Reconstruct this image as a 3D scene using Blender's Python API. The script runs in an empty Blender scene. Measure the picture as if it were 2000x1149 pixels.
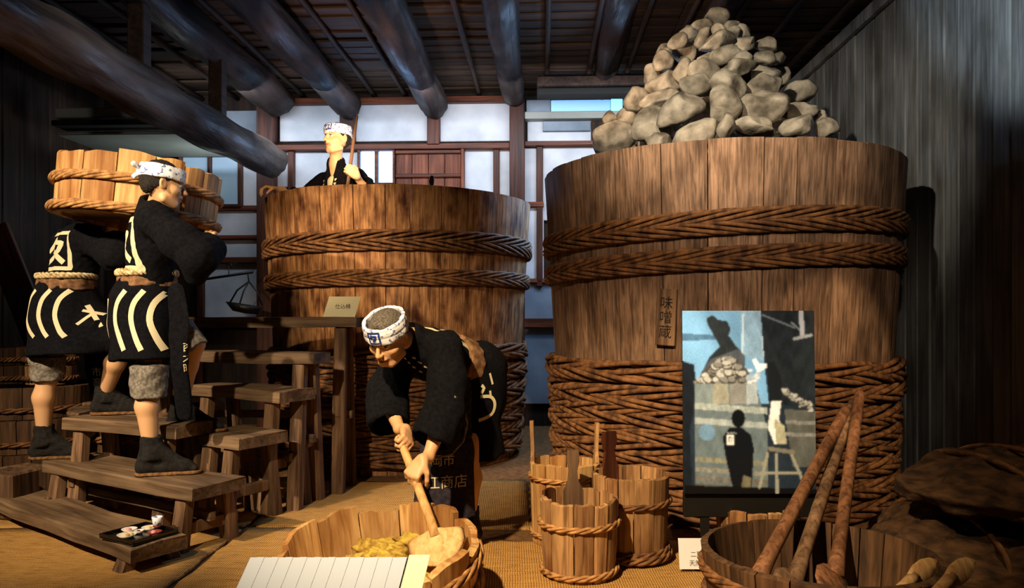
import bpy, math, random
import numpy as np
from mathutils import Vector, Matrix
from mathutils.bvhtree import BVHTree
from math import sin, cos, pi, radians, atan2, sqrt
random.seed(7); RNG = np.random.default_rng(11)
SC = bpy.context.scene; COL = SC.collection
F_ = 1450.0; EYE = 1.15; HY = 620.0
def P(px, py, Y): return Vector(((px-1000.0)/F_*Y, Y, EYE-(py-HY)/F_*Y))

# ---------------- camera, world, lights, exposure ----------------
cam = bpy.data.cameras.new('camera'); cam.sensor_width = 36.0; cam.lens = 36.0*F_/2000.0
cam.shift_y = (HY-574.5)/2000.0; cam.clip_start = .05
co = bpy.data.objects.new('camera', cam); co.location = (0, 0, EYE); co.rotation_euler = (pi/2, 0, 0)
COL.objects.link(co); SC.camera = co
SC.view_settings.view_transform = 'Standard'; SC.view_settings.look = 'None'
SC.view_settings.gamma = 1.0; SC.view_settings.use_curve_mapping = False
SC.view_settings.exposure = 0.55
w = bpy.data.worlds.new('world'); SC.world = w; w.use_nodes = True
w.node_tree.nodes['Background'].inputs[0].default_value = (.55, .62, .8, 1)
w.node_tree.nodes['Background'].inputs[1].default_value = 0.006
def spot(name, loc, tgt, power, col, size, blend=.6, rad=.05):
    l = bpy.data.lights.new(name, 'SPOT'); l.energy = power; l.color = col; l.spot_size = radians(size); l.spot_blend = blend
    l.shadow_soft_size = rad
    o = bpy.data.objects.new(name, l); o.location = loc
    o.rotation_euler = (Vector(tgt)-Vector(loc)).to_track_quat('-Z', 'Y').to_euler(); COL.objects.link(o); return o
def area(name, loc, tgt, power, col, sx, sy):
    l = bpy.data.lights.new(name, 'AREA'); l.energy = power; l.color = col; l.shape = 'RECTANGLE'; l.size = sx; l.size_y = sy
    o = bpy.data.objects.new(name, l); o.location = loc
    o.rotation_euler = (Vector(tgt)-Vector(loc)).to_track_quat('-Z', 'Y').to_euler(); COL.objects.link(o); return o
WARM = (1.0, .70, .40); WARMW = (1.0, .78, .54); COOL = (.45, .66, 1.0)
spot('spot_workers', (-3.3, 1.0, 3.1), (-2.1, 4.0, 1.15), 650, WARMW, 50, .7)
spot('spot_left_vat', (-1.9, 1.6, 3.25), (-1.45, 5.3, 1.8), 310, WARM, 24, .8)
spot('spot_tub', (-1.1, .5, 3.2), (.12, 3.05, .35), 900, (1.0, .74, .45), 44, .7)
spot('spot_benches', (-1.6, .4, 3.0), (-1.4, 4.4, .75), 330, WARMW, 36, .8)
spot('spot_stones', (-.6, 1.4, 3.1), (1.25, 4.3, 2.45), 420, (1, .86, .68), 36, .8)
spot('spot_rim', (-.3, 1.6, 3.1), (.85, 4.0, 1.93), 85, WARM, 17, .9)
spot('spot_right_vat', (2.25, 1.0, 2.9), (1.75, 3.95, .70), 190, WARM, 20, .25)
spot('spot_vat_body', (.4, .2, 3.0), (1.0, 3.9, 1.5), 240, (1, .76, .55), 40, .8)
spot('spot_right_wall', (.45, 2.2, 2.25), (2.75, 3.35, 3.30), 210, (.80, .92, 1.0), 54, .35)
spot('log_fill', (-.9, 2.6, 2.8), (-2.45, 4.6, 2.85), 45, (1, .88, .76), 44, .9)  # added fill that brightens the low slanting log
spot('sack_fill', (1.5, .3, 3.0), (2.0, 2.9, .2), 75, WARM, 22, .8)  # added warm spill so the sacks show against the dark
area('left_daylight', (-2.9, 7.3, 2.25), (-3.8, 6.9, 2.9), 3.5, (.75, .85, .85), .4, .3)
spot('ceiling_fill', (-1.2, 5.1, 2.3), (-.9, 6.6, 3.5), 40, (1, .66, .42), 140, 1.0)  # added uplight standing in for warm bounce onto the ceiling
spot('ceiling_fill_right', (.5, 4.2, 2.6), (.6, 5.6, 3.5), 34, (1, .66, .42), 140, 1.0)  # second added uplight, same bounce over the right half
area('window_daylight', (-1.35, 7.5, 2.62), (-1.0, 4.0, 2.95), 5, (.25, .5, 1.0), .4, .4)
area('right_daylight', (1.0, 6.7, 2.6), (.1, 6.1, 1.9), 30, (.35, .6, 1.0), .6, .3)
area('wall_light', (-1.0, 6.75, 3.15), (-1.0, 7.9, 2.5), 42, (.80, .88, 1.0), 5.0, .2)

# ---------------- helpers ----------------
def lin(h):
    h = h.lstrip('#'); r = [int(h[i:i+2], 16)/255 for i in (0, 2, 4)]
    return tuple((c/12.92 if c <= .04045 else ((c+.055)/1.055)**2.4) for c in r)+(1.0,)
def me(name, V, Fc, mat=None, smooth=False):
    m = bpy.data.meshes.new(name)
    m.from_pydata([tuple(v) for v in V], [], [tuple(int(i) for i in f) for f in Fc])
    if mat is not None:
        for x in (mat if isinstance(mat, (list, tuple)) else [mat]): m.materials.append(x)
    if smooth: m.polygons.foreach_set('use_smooth', [True]*len(m.polygons))
    m.update(); return m
def base_of(parent):
    b = Vector((0, 0, 0))
    while parent is not None: b = b+parent.location; parent = parent.parent
    return b
def link(name, m, parent=None, loc=None, rot=None, scale=None):
    o = bpy.data.objects.new(name, m); COL.objects.link(o)
    if parent is not None: o.parent = parent
    if loc is not None: o.location = loc
    if rot is not None: o.rotation_euler = rot
    if scale is not None: o.scale = scale
    return o
def worldobj(name, V, Fc, mat, parent=None, smooth=False):
    """vertices in world space, parent chain unrotated"""
    b = np.array(base_of(parent)); V = np.asarray(V, float)-b
    return link(name, me(name, V, Fc, mat, smooth), parent)
def tag(o, label=None, cat=None, group=None, kind=None):
    if label: o['label'] = label
    if cat: o['category'] = cat
    if group: o['group'] = group
    if kind: o['kind'] = kind
    return o
def thing(name, label, cat, loc=(0, 0, 0), rot=(0, 0, 0), group=None):
    o = bpy.data.objects.new(name, None); COL.objects.link(o); o.location = loc; o.rotation_euler = rot
    o.empty_display_size = .05
    return tag(o, label, cat, group)
class MB:
    def __init__(s): s.v = []; s.f = []
    def add(s, V, Fc):
        n = len(s.v); s.v += [tuple(v) for v in V]; s.f += [tuple(int(i)+n for i in f) for f in Fc]; return s
    def box(s, a, b, bev=0.0, jit=0.0):
        V, Fc = box(a, b, bev, jit); return s.add(V, Fc)
    def tube(s, pts, r, n=8, cap=True, sq=None):
        V, Fc = tube(pts, r, n, cap, sq); return s.add(V, Fc)
    def obj(s, name, mat, parent=None, smooth=False, **k): return link(name, me(name, s.v, s.f, mat, smooth), parent, **k)
def box(a, b, bev=0.0, jit=0.0):
    """chamfered box: all 12 edges cut"""
    a = np.array(a, float); b = np.array(b, float); c = (a+b)/2; h = (b-a)/2
    if bev <= 0:
        V = [c+h*np.array((x, y, z)) for x in (-1, 1) for y in (-1, 1) for z in (-1, 1)]
        return V, [(0, 1, 3, 2), (4, 6, 7, 5), (0, 4, 5, 1), (2, 3, 7, 6), (0, 2, 6, 4), (1, 5, 7, 3)]
    bev = min(bev, *(h*.9)); V = []; idx = {}
    for x in (-1, 1):
        for y in (-1, 1):
            for z in (-1, 1):
                j = (RNG.random(3)-.5)*jit*2
                for ax in range(3):
                    p = h.copy()-bev; p[ax] = h[ax]
                    idx[(x, y, z, ax)] = len(V); V.append(c+p*np.array((x, y, z))+j)
    Fc = []
    g = lambda x, y, z, ax: idx[(x, y, z, ax)]
    Fc += [(g(1, -1, -1, 0), g(1, 1, -1, 0), g(1, 1, 1, 0), g(1, -1, 1, 0)), (g(-1, -1, -1, 0), g(-1, -1, 1, 0), g(-1, 1, 1, 0), g(-1, 1, -1, 0)),
           (g(-1, 1, -1, 1), g(-1, 1, 1, 1), g(1, 1, 1, 1), g(1, 1, -1, 1)), (g(-1, -1, -1, 1), g(1, -1, -1, 1), g(1, -1, 1, 1), g(-1, -1, 1, 1)),
           (g(-1, -1, 1, 2), g(1, -1, 1, 2), g(1, 1, 1, 2), g(-1, 1, 1, 2)), (g(-1, -1, -1, 2), g(-1, 1, -1, 2), g(1, 1, -1, 2), g(1, -1, -1, 2))]
    for x in (-1, 1):
        for y in (-1, 1):
            f = (g(x, y, -1, 0), g(x, y, -1, 1), g(x, y, 1, 1), g(x, y, 1, 0)); Fc.append(f if x*y > 0 else f[::-1])
            f = (g(x, -1, y, 0), g(x, 1, y, 0), g(x, 1, y, 2), g(x, -1, y, 2)); Fc.append(f if x*y < 0 else f[::-1])
            f = (g(-1, x, y, 1), g(1, x, y, 1), g(1, x, y, 2), g(-1, x, y, 2)); Fc.append(f if x*y > 0 else f[::-1])
            for z in (-1, 1):
                t = (g(x, y, z, 0), g(x, y, z, 1), g(x, y, z, 2)); Fc.append(t if x*y*z > 0 else t[::-1])
    return V, Fc
def tube(pts, r, n=8, cap=True, sq=None):
    pts = [Vector(p) for p in pts]; m = len(pts)
    rs = r if isinstance(r, (list, tuple, np.ndarray)) else [r]*m
    t0 = (pts[1]-pts[0]).normalized(); u = t0.orthogonal().normalized()
    V = []; Fc = []
    for i, p in enumerate(pts):
        t = (pts[min(i+1, m-1)]-pts[max(i-1, 0)]).normalized()
        u = (u-t*u.dot(t)).normalized(); v = t.cross(u)
        for k in range(n):
            a = 2*pi*k/n; V.append(p+(u*cos(a)+v*sin(a))*rs[i])
    for i in range(m-1):
        for k in range(n):
            a = i*n+k; b = i*n+(k+1) % n; Fc.append((a, b, b+n, a+n))
    if cap: Fc.append(tuple(range(n))[::-1]); Fc.append(tuple(range((m-1)*n, m*n)))
    return V, Fc
def lathe(prof, n=24, closed=False):
    V = []; Fc = []; m = len(prof)
    for i, (r, z) in enumerate(prof):
        for k in range(n): a = 2*pi*k/n; V.append((r*cos(a), r*sin(a), z))
    for i in range(m if closed else m-1):
        j = (i+1) % m
        for k in range(n):
            k2 = (k+1) % n; Fc.append((i*n+k, i*n+k2, j*n+k2, j*n+k))
    return V, Fc

# ---------------- materials ----------------
def newmat(name):
    m = bpy.data.materials.new(name); m.use_nodes = True; nt = m.node_tree
    return m, nt, nt.nodes['Principled BSDF']
def nd(nt, t, **k):
    n = nt.nodes.new(t)
    for a, b in k.items():
        if a[0] == 'i' and a[1:].isdigit(): n.inputs[int(a[1:])].default_value = b
        else: setattr(n, a, b)
    return n
def ramp(nt, stops, fac):
    r = nt.nodes.new('ShaderNodeValToRGB'); e = r.color_ramp.elements
    while len(e) < len(stops): e.new(.5)
    for x, (p, c) in zip(e, stops): x.position = p; x.color = c
    nt.links.new(fac, r.inputs[0]); return r.outputs[0]
def coords(nt, scale, rnd=True):
    tc = nd(nt, 'ShaderNodeTexCoord'); L = nt.links
    src = tc.outputs['Object']
    if rnd:
        oi = nd(nt, 'ShaderNodeObjectInfo'); mu = nd(nt, 'ShaderNodeVectorMath', operation='SCALE')
        cb = nd(nt, 'ShaderNodeCombineXYZ'); L.new(oi.outputs['Random'], cb.inputs[0]); L.new(oi.outputs['Random'], cb.inputs[1]); L.new(oi.outputs['Random'], cb.inputs[2])
        L.new(cb.outputs[0], mu.inputs[0]); mu.inputs['Scale'].default_value = 37.0
        ad = nd(nt, 'ShaderNodeVectorMath', operation='ADD'); L.new(src, ad.inputs[0]); L.new(mu.outputs[0], ad.inputs[1]); src = ad.outputs[0]
    out = []
    for s in scale:
        mp = nd(nt, 'ShaderNodeMapping'); mp.inputs['Scale'].default_value = s; L.new(src, mp.inputs[0]); out.append(mp.outputs[0])
    return out
def wood(name, c1, c2, axis='Z', rough=.75, g=22, var=.35, bump=.35, stain=None, spec=.3, blot=None):
    m, nt, bs = newmat(name); L = nt.links
    ax = 'XYZ'.index(axis); s = [g, g, g]; s[ax] = g*.045; s2 = [blot or 3.5]*3; s2[ax] = (blot or 2.6)*.5
    a, b = coords(nt, [s, s2])
    n1 = nd(nt, 'ShaderNodeTexNoise'); n1.inputs['Scale'].default_value = 1.6; n1.inputs['Detail'].default_value = 6; n1.inputs['Distortion'].default_value = .7; L.new(a, n1.inputs[0])
    n2 = nd(nt, 'ShaderNodeTexNoise'); n2.inputs['Scale'].default_value = 1.5; n2.inputs['Detail'].default_value = 4; L.new(b, n2.inputs[0])
    col = ramp(nt, [(.32, lin(c2)), (.62, lin(c1))], n1.outputs[0])
    mx = nd(nt, 'ShaderNodeMix', data_type='RGBA', blend_type='MULTIPLY'); mx.inputs[0].default_value = 1
    st = ramp(nt, [(.3, (.42, .38, .34, 1) if stain is None else lin(stain)), (.6, (1, 1, 1, 1))], n2.outputs[0])
    L.new(col, mx.inputs[6]); L.new(st, mx.inputs[7])
    oi = nd(nt, 'ShaderNodeObjectInfo'); mr = nd(nt, 'ShaderNodeMapRange'); mr.inputs[3].default_value = 1-var; mr.inputs[4].default_value = 1+var*.5
    L.new(oi.outputs['Random'], mr.inputs[0])
    hs = nd(nt, 'ShaderNodeHueSaturation'); L.new(mr.outputs[0], hs.inputs['Value']); L.new(mx.outputs[2], hs.inputs['Color']); L.new(hs.outputs[0], bs.inputs['Base Color'])
    bs.inputs['Roughness'].default_value = rough; bs.inputs['Specular IOR Level'].default_value = spec
    bp = nd(nt, 'ShaderNodeBump'); bp.inputs['Strength'].default_value = bump; bp.inputs['Distance'].default_value = .006
    L.new(n1.outputs[0], bp.inputs['Height']); L.new(bp.outputs[0], bs.inputs['Normal'])
    return m
def noisy(name, c1, c2, scale=8, rough=.8, bump=.2, dist=.01, spec=.3, lo=.35, hi=.65, stretch=(1, 1, 1), detail=6):
    m, nt, bs = newmat(name); L = nt.links
    a, = coords(nt, [stretch])
    n1 = nd(nt, 'ShaderNodeTexNoise'); n1.inputs['Scale'].default_value = scale; n1.inputs['Detail'].default_value = detail; L.new(a, n1.inputs[0])
    L.new(ramp(nt, [(lo, lin(c2)), (hi, lin(c1))], n1.outputs[0]), bs.inputs['Base Color'])
    bs.inputs['Roughness'].default_value = rough; bs.inputs['Specular IOR Level'].default_value = spec
    bp = nd(nt, 'ShaderNodeBump'); bp.inputs['Strength'].default_value = bump; bp.inputs['Distance'].default_value = dist
    L.new(n1.outputs[0], bp.inputs['Height']); L.new(bp.outputs[0], bs.inputs['Normal'])
    return m
def plain(name, c, rough=.6, spec=.4, emit=None, es=0):
    m, nt, bs = newmat(name); bs.inputs['Base Color'].default_value = lin(c); bs.inputs['Roughness'].default_value = rough
    bs.inputs['Specular IOR Level'].default_value = spec
    if emit: bs.inputs['Emission Color'].default_value = lin(emit); bs.inputs['Emission Strength'].default_value = es
    return m
def vcol(name, rough=.6, spec=.3, bump=0.0, bs_scale=60):
    m, nt, bs = newmat(name); a = nd(nt, 'ShaderNodeAttribute', attribute_name='Col'); nt.links.new(a.outputs[0], bs.inputs['Base Color'])
    bs.inputs['Roughness'].default_value = rough; bs.inputs['Specular IOR Level'].default_value = spec
    if bump:
        n1 = nd(nt, 'ShaderNodeTexNoise'); n1.inputs['Scale'].default_value = bs_scale
        bp = nd(nt, 'ShaderNodeBump'); bp.inputs['Strength'].default_value = bump; bp.inputs['Distance'].default_value = .003
        nt.links.new(n1.outputs[0], bp.inputs['Height']); nt.links.new(bp.outputs[0], bs.inputs['Normal'])
    return m
M = {}
M['vat_r'] = wood('cedar_vat_wood', '#a88466', '#5e4836', 'Z', g=44, var=.35, blot=6)
M['vat_l'] = wood('stained_vat_wood', '#c48f5c', '#7a5230', 'Z', g=36, var=.35, stain='#7a5a44', blot=8)
M['rope'] = noisy('braided_bamboo', '#8c6038', '#4a2f1b', 22, .75, .5, .006, stretch=(1, 1, .6))
M['rope_lt'] = noisy('pale_bamboo_rope', '#c4935a', '#7d552c', 26, .75, .5, .004)
M['tub'] = wood('pale_tub_wood', '#dbb276', '#ab7c42', 'Z', g=24, var=.25, stain='#b08858')
M['bucket'] = wood('bucket_wood', '#c69a66', '#7a5530', 'Z', g=30, var=.3, stain='#8c6a4a')
M['dark_tub'] = wood('dark_tub_wood', '#6b4c30', '#3a2817', 'Z', g=20, var=.25)
M['bench'] = wood('bench_wood', '#8c7254', '#5c4630', 'X', g=22, var=.25)
M['leg'] = wood('bench_leg_wood', '#8c6c4e', '#523b28', 'Z', g=22, var=.3)
M['paddle'] = wood('paddle_wood', '#dcb57c', '#b98a50', 'Z', g=26, var=.1, stain='#e0d2c0')
M['paddle_dk'] = wood('worn_paddle_wood', '#9a6a46', '#5c3a24', 'Z', g=26, var=.2)
M['log'] = noisy('smoked_log_wood', '#382a26', '#120d0c', 9, .5, 1.0, .03, spec=.25, stretch=(1, .15, 1))
def _patchy(m):
    nt = m.node_tree; bs = nt.nodes['Principled BSDF']; a, = coords(nt, [(1, .5, 1)]); n = nd(nt, 'ShaderNodeTexNoise'); n.inputs['Scale'].default_value = 3.2; n.inputs['Detail'].default_value = 5; nt.links.new(a, n.inputs[0])
    mr = nd(nt, 'ShaderNodeMapRange'); mr.inputs[1].default_value = .38; mr.inputs[2].default_value = .62; mr.inputs[3].default_value = .45; mr.inputs[4].default_value = .9; nt.links.new(n.outputs[0], mr.inputs[0]); nt.links.new(mr.outputs[0], bs.inputs['Roughness'])
_patchy(M['log'])
M['log_lit'] = noisy('lit_log_wood', '#62544a', '#332a25', 8, .5, 1.0, .03, spec=.3, stretch=(1, .15, 1)); _patchy(M['log_lit'])  # lighter copy of the log wood: light on the low log put into colour
M['ceil'] = wood('ceiling_plank_wood', '#4a3524', '#21160e', 'X', g=16, var=.45, bump=.8)
M['batten'] = wood('ceiling_batten_wood', '#3b2a20', '#1c130e', 'Y', g=20, var=.3)
M['post'] = wood('post_wood', '#5a2f1e', '#2c150d', 'Z', g=20, var=.2, rough=.5)
M['rail'] = wood('rail_wood', '#7a3f25', '#3c1c10', 'X', g=20, var=.2, rough=.5)
M['shutter'] = wood('shutter_wood', '#8a5038', '#5c3020', 'Z', g=20, var=.15, rough=.6)
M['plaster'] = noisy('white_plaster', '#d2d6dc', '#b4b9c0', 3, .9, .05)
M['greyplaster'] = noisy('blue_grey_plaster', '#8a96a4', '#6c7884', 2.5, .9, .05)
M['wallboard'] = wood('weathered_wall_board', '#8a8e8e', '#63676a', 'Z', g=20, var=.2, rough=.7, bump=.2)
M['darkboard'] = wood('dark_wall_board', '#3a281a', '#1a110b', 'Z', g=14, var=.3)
M['floor'] = noisy('earth_floor', '#7d5a34', '#5e4226', 30, .95, .3)
M['dark'] = plain('black_void', '#0a0908', .9)
M['metal'] = plain('black_iron', '#15130f', .45, .5)
M['soffit'] = noisy('pale_soffit', '#9c9f98', '#7c807a', 1.2, .5, .05, spec=.5)
M['stone'] = noisy('granite_stone', '#b4ab98', '#5c5548', 9, .9, 1.0, .02, stretch=(1, 1, 1), detail=10)
M['cloth'] = noisy('black_indigo_cotton', '#111115', '#08080a', 60, .95, .3, .002, spec=.1)
M['cloth_grey'] = noisy('grey_knit_cotton', '#8f877a', '#5d574e', 70, .95, .4, .003, spec=.1)
M['brown_sash'] = noisy('brown_sash', '#8a6544', '#5c4028', 40, .9, .3, .003)
M['grey_cloth'] = noisy('dark_grey_cloth', '#37323a', '#26222a', 50, .95, .3, .003, spec=.1)
M['cream'] = plain('cream_print', '#d8cba4', .9, .1)
M['creamrope'] = noisy('cream_cotton_rope', '#e2cfa0', '#8f7748', 60, .9, .4, .004)
M['skin'] = vcol('painted_skin', .5, .4)
M['hair'] = noisy('cropped_hair', '#2c2620', '#14110e', 120, .9, .6, .004)
M['greyhair'] = noisy('grey_cropped_hair', '#6b6358', '#3a352e', 140, .9, .6, .004)
M['boot'] = noisy('black_tabi_cloth', '#201d1a', '#100e0c', 60, .9, .4, .003)
M['sole'] = noisy('straw_sole', '#8a6238', '#553a20', 50, .9, .4, .003)
M['sack'] = noisy('dark_straw_sack', '#5e4228', '#2c1e12', 14, .85, .6, .01, stretch=(1, 1, 3))
M['blue'] = plain('indigo_print', '#243a8c', .85, .1)
M['ink'] = plain('black_ink', '#1a1712', .8, .2)
M['card'] = plain('cream_card', '#d8cda2', .7, .3)
M['whitecard'] = plain('white_card', '#e4e6e6', .6, .3)
M['lacquer'] = plain('black_lacquer', '#120d0c', .2, .6)
M['red'] = plain('red_lacquer', '#8a2a1a', .25, .6)
M['glow'] = plain('daylit_pane', '#bfe4ff', .5, .5, '#8fcfff', 4.0)
M['pane'] = plain('grey_blue_glass', '#9db4c4', .12, .6, '#6f8ea8', .12)
def straw_mat_mat():
    m, nt, bs = newmat('woven_straw'); L = nt.links
    a, b = coords(nt, [(1, 1, 1), (1, 14, 1)])
    w1 = nd(nt, 'ShaderNodeTexWave', wave_type='BANDS', bands_direction='X'); w1.inputs['Scale'].default_value = 28; w1.inputs['Distortion'].default_value = 3; w1.inputs['Detail'].default_value = 3; L.new(a, w1.inputs[0])
    n1 = nd(nt, 'ShaderNodeTexNoise'); n1.inputs['Scale'].default_value = 12; n1.inputs['Detail'].default_value = 8; L.new(b, n1.inputs[0])
    ml = nd(nt, 'ShaderNodeMath', operation='MULTIPLY'); L.new(w1.outputs[1], ml.inputs[0]); L.new(n1.outputs[0], ml.inputs[1])
    ad = nd(nt, 'ShaderNodeMath', operation='ADD'); L.new(ml.outputs[0], ad.inputs[0]); L.new(n1.outputs[0], ad.inputs[1])
    L.new(ramp(nt, [(.4, lin('#7a5328')), (.9, lin('#c89a54'))], ad.outputs[0]), bs.inputs['Base Color'])
    bs.inputs['Roughness'].default_value = .85; bs.inputs['Specular IOR Level'].default_value = .2
    bp = nd(nt, 'ShaderNodeBump'); bp.inputs['Strength'].default_value = .6; bp.inputs['Distance'].default_value = .006
    L.new(ad.outputs[0], bp.inputs['Height']); L.new(bp.outputs[0], bs.inputs['Normal']); return m
M['straw'] = straw_mat_mat()
def towel_mat():
    m, nt, bs = newmat('printed_towel'); L = nt.links
    a, = coords(nt, [(1, 1, 1)])
    v = nd(nt, 'ShaderNodeTexNoise'); v.inputs['Scale'].default_value = 60; v.inputs['Detail'].default_value = 1; L.new(a, v.inputs[0])
    L.new(ramp(nt, [(.60, lin('#eceef2')), (.64, lin('#7680ac'))], v.outputs[0]), bs.inputs['Base Color'])
    bs.inputs['Roughness'].default_value = .9; bs.inputs['Specular IOR Level'].default_value = .1; return m
M['towel'] = towel_mat()
# ================= THE SETTING =================
TH = radians(2.33); CT, ST = cos(TH), sin(TH); YW = 7.8
def WU(px, py, off=0.0):
    t = (px-1000)/F_; yy = YW-off; u = yy*t/(CT+t*ST); Y = yy-u*ST
    return u, EYE-(py-HY)/F_*Y
# floor
fl = MB().box((-5.2, -1, -.1), (4, 8.6, 0)).obj('floor', M['floor']); tag(fl, kind='structure')
# back wall: slab with posts, rails and plaster panels as its pieces
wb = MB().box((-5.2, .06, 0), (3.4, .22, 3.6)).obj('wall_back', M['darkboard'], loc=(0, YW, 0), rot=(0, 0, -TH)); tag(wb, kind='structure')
def wbox(name, mat, x0, y0, x1, y1, d0, d1, parent=wb, bev=.006, off=0.0):
    """pixel rectangle on the wall plane -> a real box, d0..d1 metres in front (-) of / behind the wall face"""
    ua, za = WU(x0, y1, off); ub, zb = WU(x1, y0, off); zc = WU(x1, y1, off)[1]; zd = WU(x0, y0, off)[1]
    return MB().box((ua, d0, (za+zc)/2), (ub, d1, (zb+zd)/2), bev).obj(name, mat, parent)
G, GB = M['plaster'], M['greyplaster']
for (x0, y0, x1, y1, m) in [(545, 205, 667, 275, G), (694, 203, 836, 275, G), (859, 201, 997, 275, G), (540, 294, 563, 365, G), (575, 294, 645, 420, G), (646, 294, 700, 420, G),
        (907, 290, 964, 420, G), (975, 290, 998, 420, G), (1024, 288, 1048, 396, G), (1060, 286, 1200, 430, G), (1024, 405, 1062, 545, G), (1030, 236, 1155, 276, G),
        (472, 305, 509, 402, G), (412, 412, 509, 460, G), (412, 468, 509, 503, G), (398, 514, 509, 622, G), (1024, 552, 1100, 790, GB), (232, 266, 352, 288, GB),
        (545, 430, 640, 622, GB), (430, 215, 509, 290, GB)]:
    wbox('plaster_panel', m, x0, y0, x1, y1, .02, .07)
for (x0, y0, x1, y1, d) in [(509, 200, 541, 1000, -.12), (667, 200, 694, 285, -.08), (836, 200, 860, 285, -.08), (996, 190, 1025, 860, -.12)]:
    wbox('post', M['post'], x0, y0, x1, y1, d, .06)
for (x0, y0, x1, y1) in [(563, 292, 575, 420), (964, 288, 975, 420), (1048, 284, 1060, 560), (385, 512, 398, 800), (645, 294, 648, 420)]:
    wbox('stud', M['post'], x0, y0, x1, y1, -.02, .05)
for (x0, y0, x1, y1, d) in [(541, 283, 996, 294, -.06), (1025, 277, 1260, 286, -.06), (120, 290, 509, 303, -.05), (400, 402, 509, 412, -.02), (400, 460, 509, 468, -.03), (400, 503, 509, 514, -.04),
        (1025, 395, 1062, 405, -.03), (1025, 545, 1100, 553, -.02), (350, 622, 1100, 640, -.04), (545, 192, 996, 204, -.06)]:
    wbox('rail', M['rail'], x0, y0, x1, y1, d, .06)
for i, x in enumerate(range(1155, 1215, 30)): wbox('wall_board', M['darkboard'], x, 236, x+28, 277, 0, .06)
wbox('vent_cover', GB, 1060, 238, 1153, 257, -.03, .03)
# window_1, the small daylit window behind the vat
w1 = tag(wbox('window_1', M['rail'], 700, 292, 705, 362, -.05, .05, None), kind='structure'); w1.location = (0, YW, 0); w1.rotation_euler = (0, 0, -TH)
for (x0, y0, x1, y1) in [(733, 292, 740, 362), (768, 292, 772, 362), (700, 291, 772, 296), (700, 358, 772, 364)]: wbox('window_frame', M['rail'], x0, y0, x1, y1, -.045, .05, w1)
for (x0, x1) in [(705, 733), (740, 768)]: wbox('pane', M['glow'], x0, 296, x1, 358, .0, .012, w1)
# shutter beside it
d1 = tag(wbox('window_2', M['shutter'], 901, 290, 907, 420, -.05, .05, None), kind='structure'); d1.location = (0, YW, 0); d1.rotation_euler = (0, 0, -TH)
for k in range(4): wbox('shutter_board', M['shutter'], 773+k*32, 292, 804+k*32, 420, .0, .04, d1)
for y in (294, 340): wbox('batten', M['rail'], 773, y, 901, y+7, -.03, .0, d1)
# window_3: sliding panes at the left
w3 = tag(wbox('window_3', M['rail'], 352, 303, 357, 404, -.05, .05, None), kind='structure'); w3.location = (0, YW, 0); w3.rotation_euler = (0, 0, -TH)
for (x0, y0, x1, y1) in [(408, 303, 414, 404), (467, 303, 474, 404), (352, 300, 474, 306), (352, 400, 474, 406)]: wbox('window_frame', M['post'], x0, y0, x1, y1, -.045, .05, w3)
for (x0, x1) in [(357, 408), (414, 467)]: wbox('pane', M['pane'], x0, 306, x1, 400, .0, .012, w3)
# window_4: the strip of sky-lit glass under the lintel at the right
w4 = tag(wbox('window_4', M['soffit'], 1025, 222, 1240, 236, -.10, .05, None), kind='structure'); w4.location = (0, YW, 0); w4.rotation_euler = (0, 0, -TH)
M['sky1'] = plain('sky_lit_glass', '#9fc4e0', .3, .5, '#5f9fd8', .55); M['sky2'] = plain('bright_sky_glass', '#8fe0ff', .3, .5, '#66d0ff', 1.6)
wbox('pane', M['greyplaster'], 1028, 195, 1075, 221, .0, .012, w4); wbox('pane', M['sky1'], 1076, 195, 1192, 221, .0, .012, w4); wbox('pane', M['sky2'], 1193, 193, 1216, 221, .0, .012, w4)
wbox('window_frame', M['dark'], 1025, 186, 1240, 194, -.04, .05, w4)
# lintels and soffits left and right, with black slabs for the shaded gaps
def slab(name, a, b, m, bev=.01): return tag(MB().box(a, b, bev).obj(name, m, loc=(0, 0, 0), rot=(0, 0, -TH)), kind='structure')
slab('trim_1', (-4.35, 6.45, 2.93), (-3.0, 6.6, 3.02), M['soffit'])
slab('gap_shade_left', (-4.35, 6.40, 2.85), (-3.0, 6.62, 2.90), M['dark'])  # black slab painting the shade of the open gap, no real member
slab('trim_3', (-4.4, 6.55, 2.80), (-3.15, 7.5, 2.83), M['soffit'])
slab('trim_4', (-.05, 7.1, 3.37), (1.6, 7.3, 3.46), M['batten'])
slab('gap_shade_right', (-.05, 7.1, 3.285), (1.6, 7.3, 3.345), M['dark'])  # same on the right: gap shade put in as a black slab
# left wall and right wall of upright boards
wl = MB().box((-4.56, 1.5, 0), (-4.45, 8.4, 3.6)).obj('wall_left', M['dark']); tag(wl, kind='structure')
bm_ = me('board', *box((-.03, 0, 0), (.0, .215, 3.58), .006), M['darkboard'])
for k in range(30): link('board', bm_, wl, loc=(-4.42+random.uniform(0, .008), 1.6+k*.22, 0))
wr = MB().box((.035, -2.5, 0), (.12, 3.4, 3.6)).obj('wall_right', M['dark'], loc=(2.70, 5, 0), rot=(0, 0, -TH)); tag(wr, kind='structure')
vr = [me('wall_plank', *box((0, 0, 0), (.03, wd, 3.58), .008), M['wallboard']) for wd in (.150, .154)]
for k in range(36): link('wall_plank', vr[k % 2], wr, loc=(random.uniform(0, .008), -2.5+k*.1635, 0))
MB().box((-.05, -2.5, 3.4), (0, 3.4, 3.5), .008).obj('cornice', M['wallboard'], wr)
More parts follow.
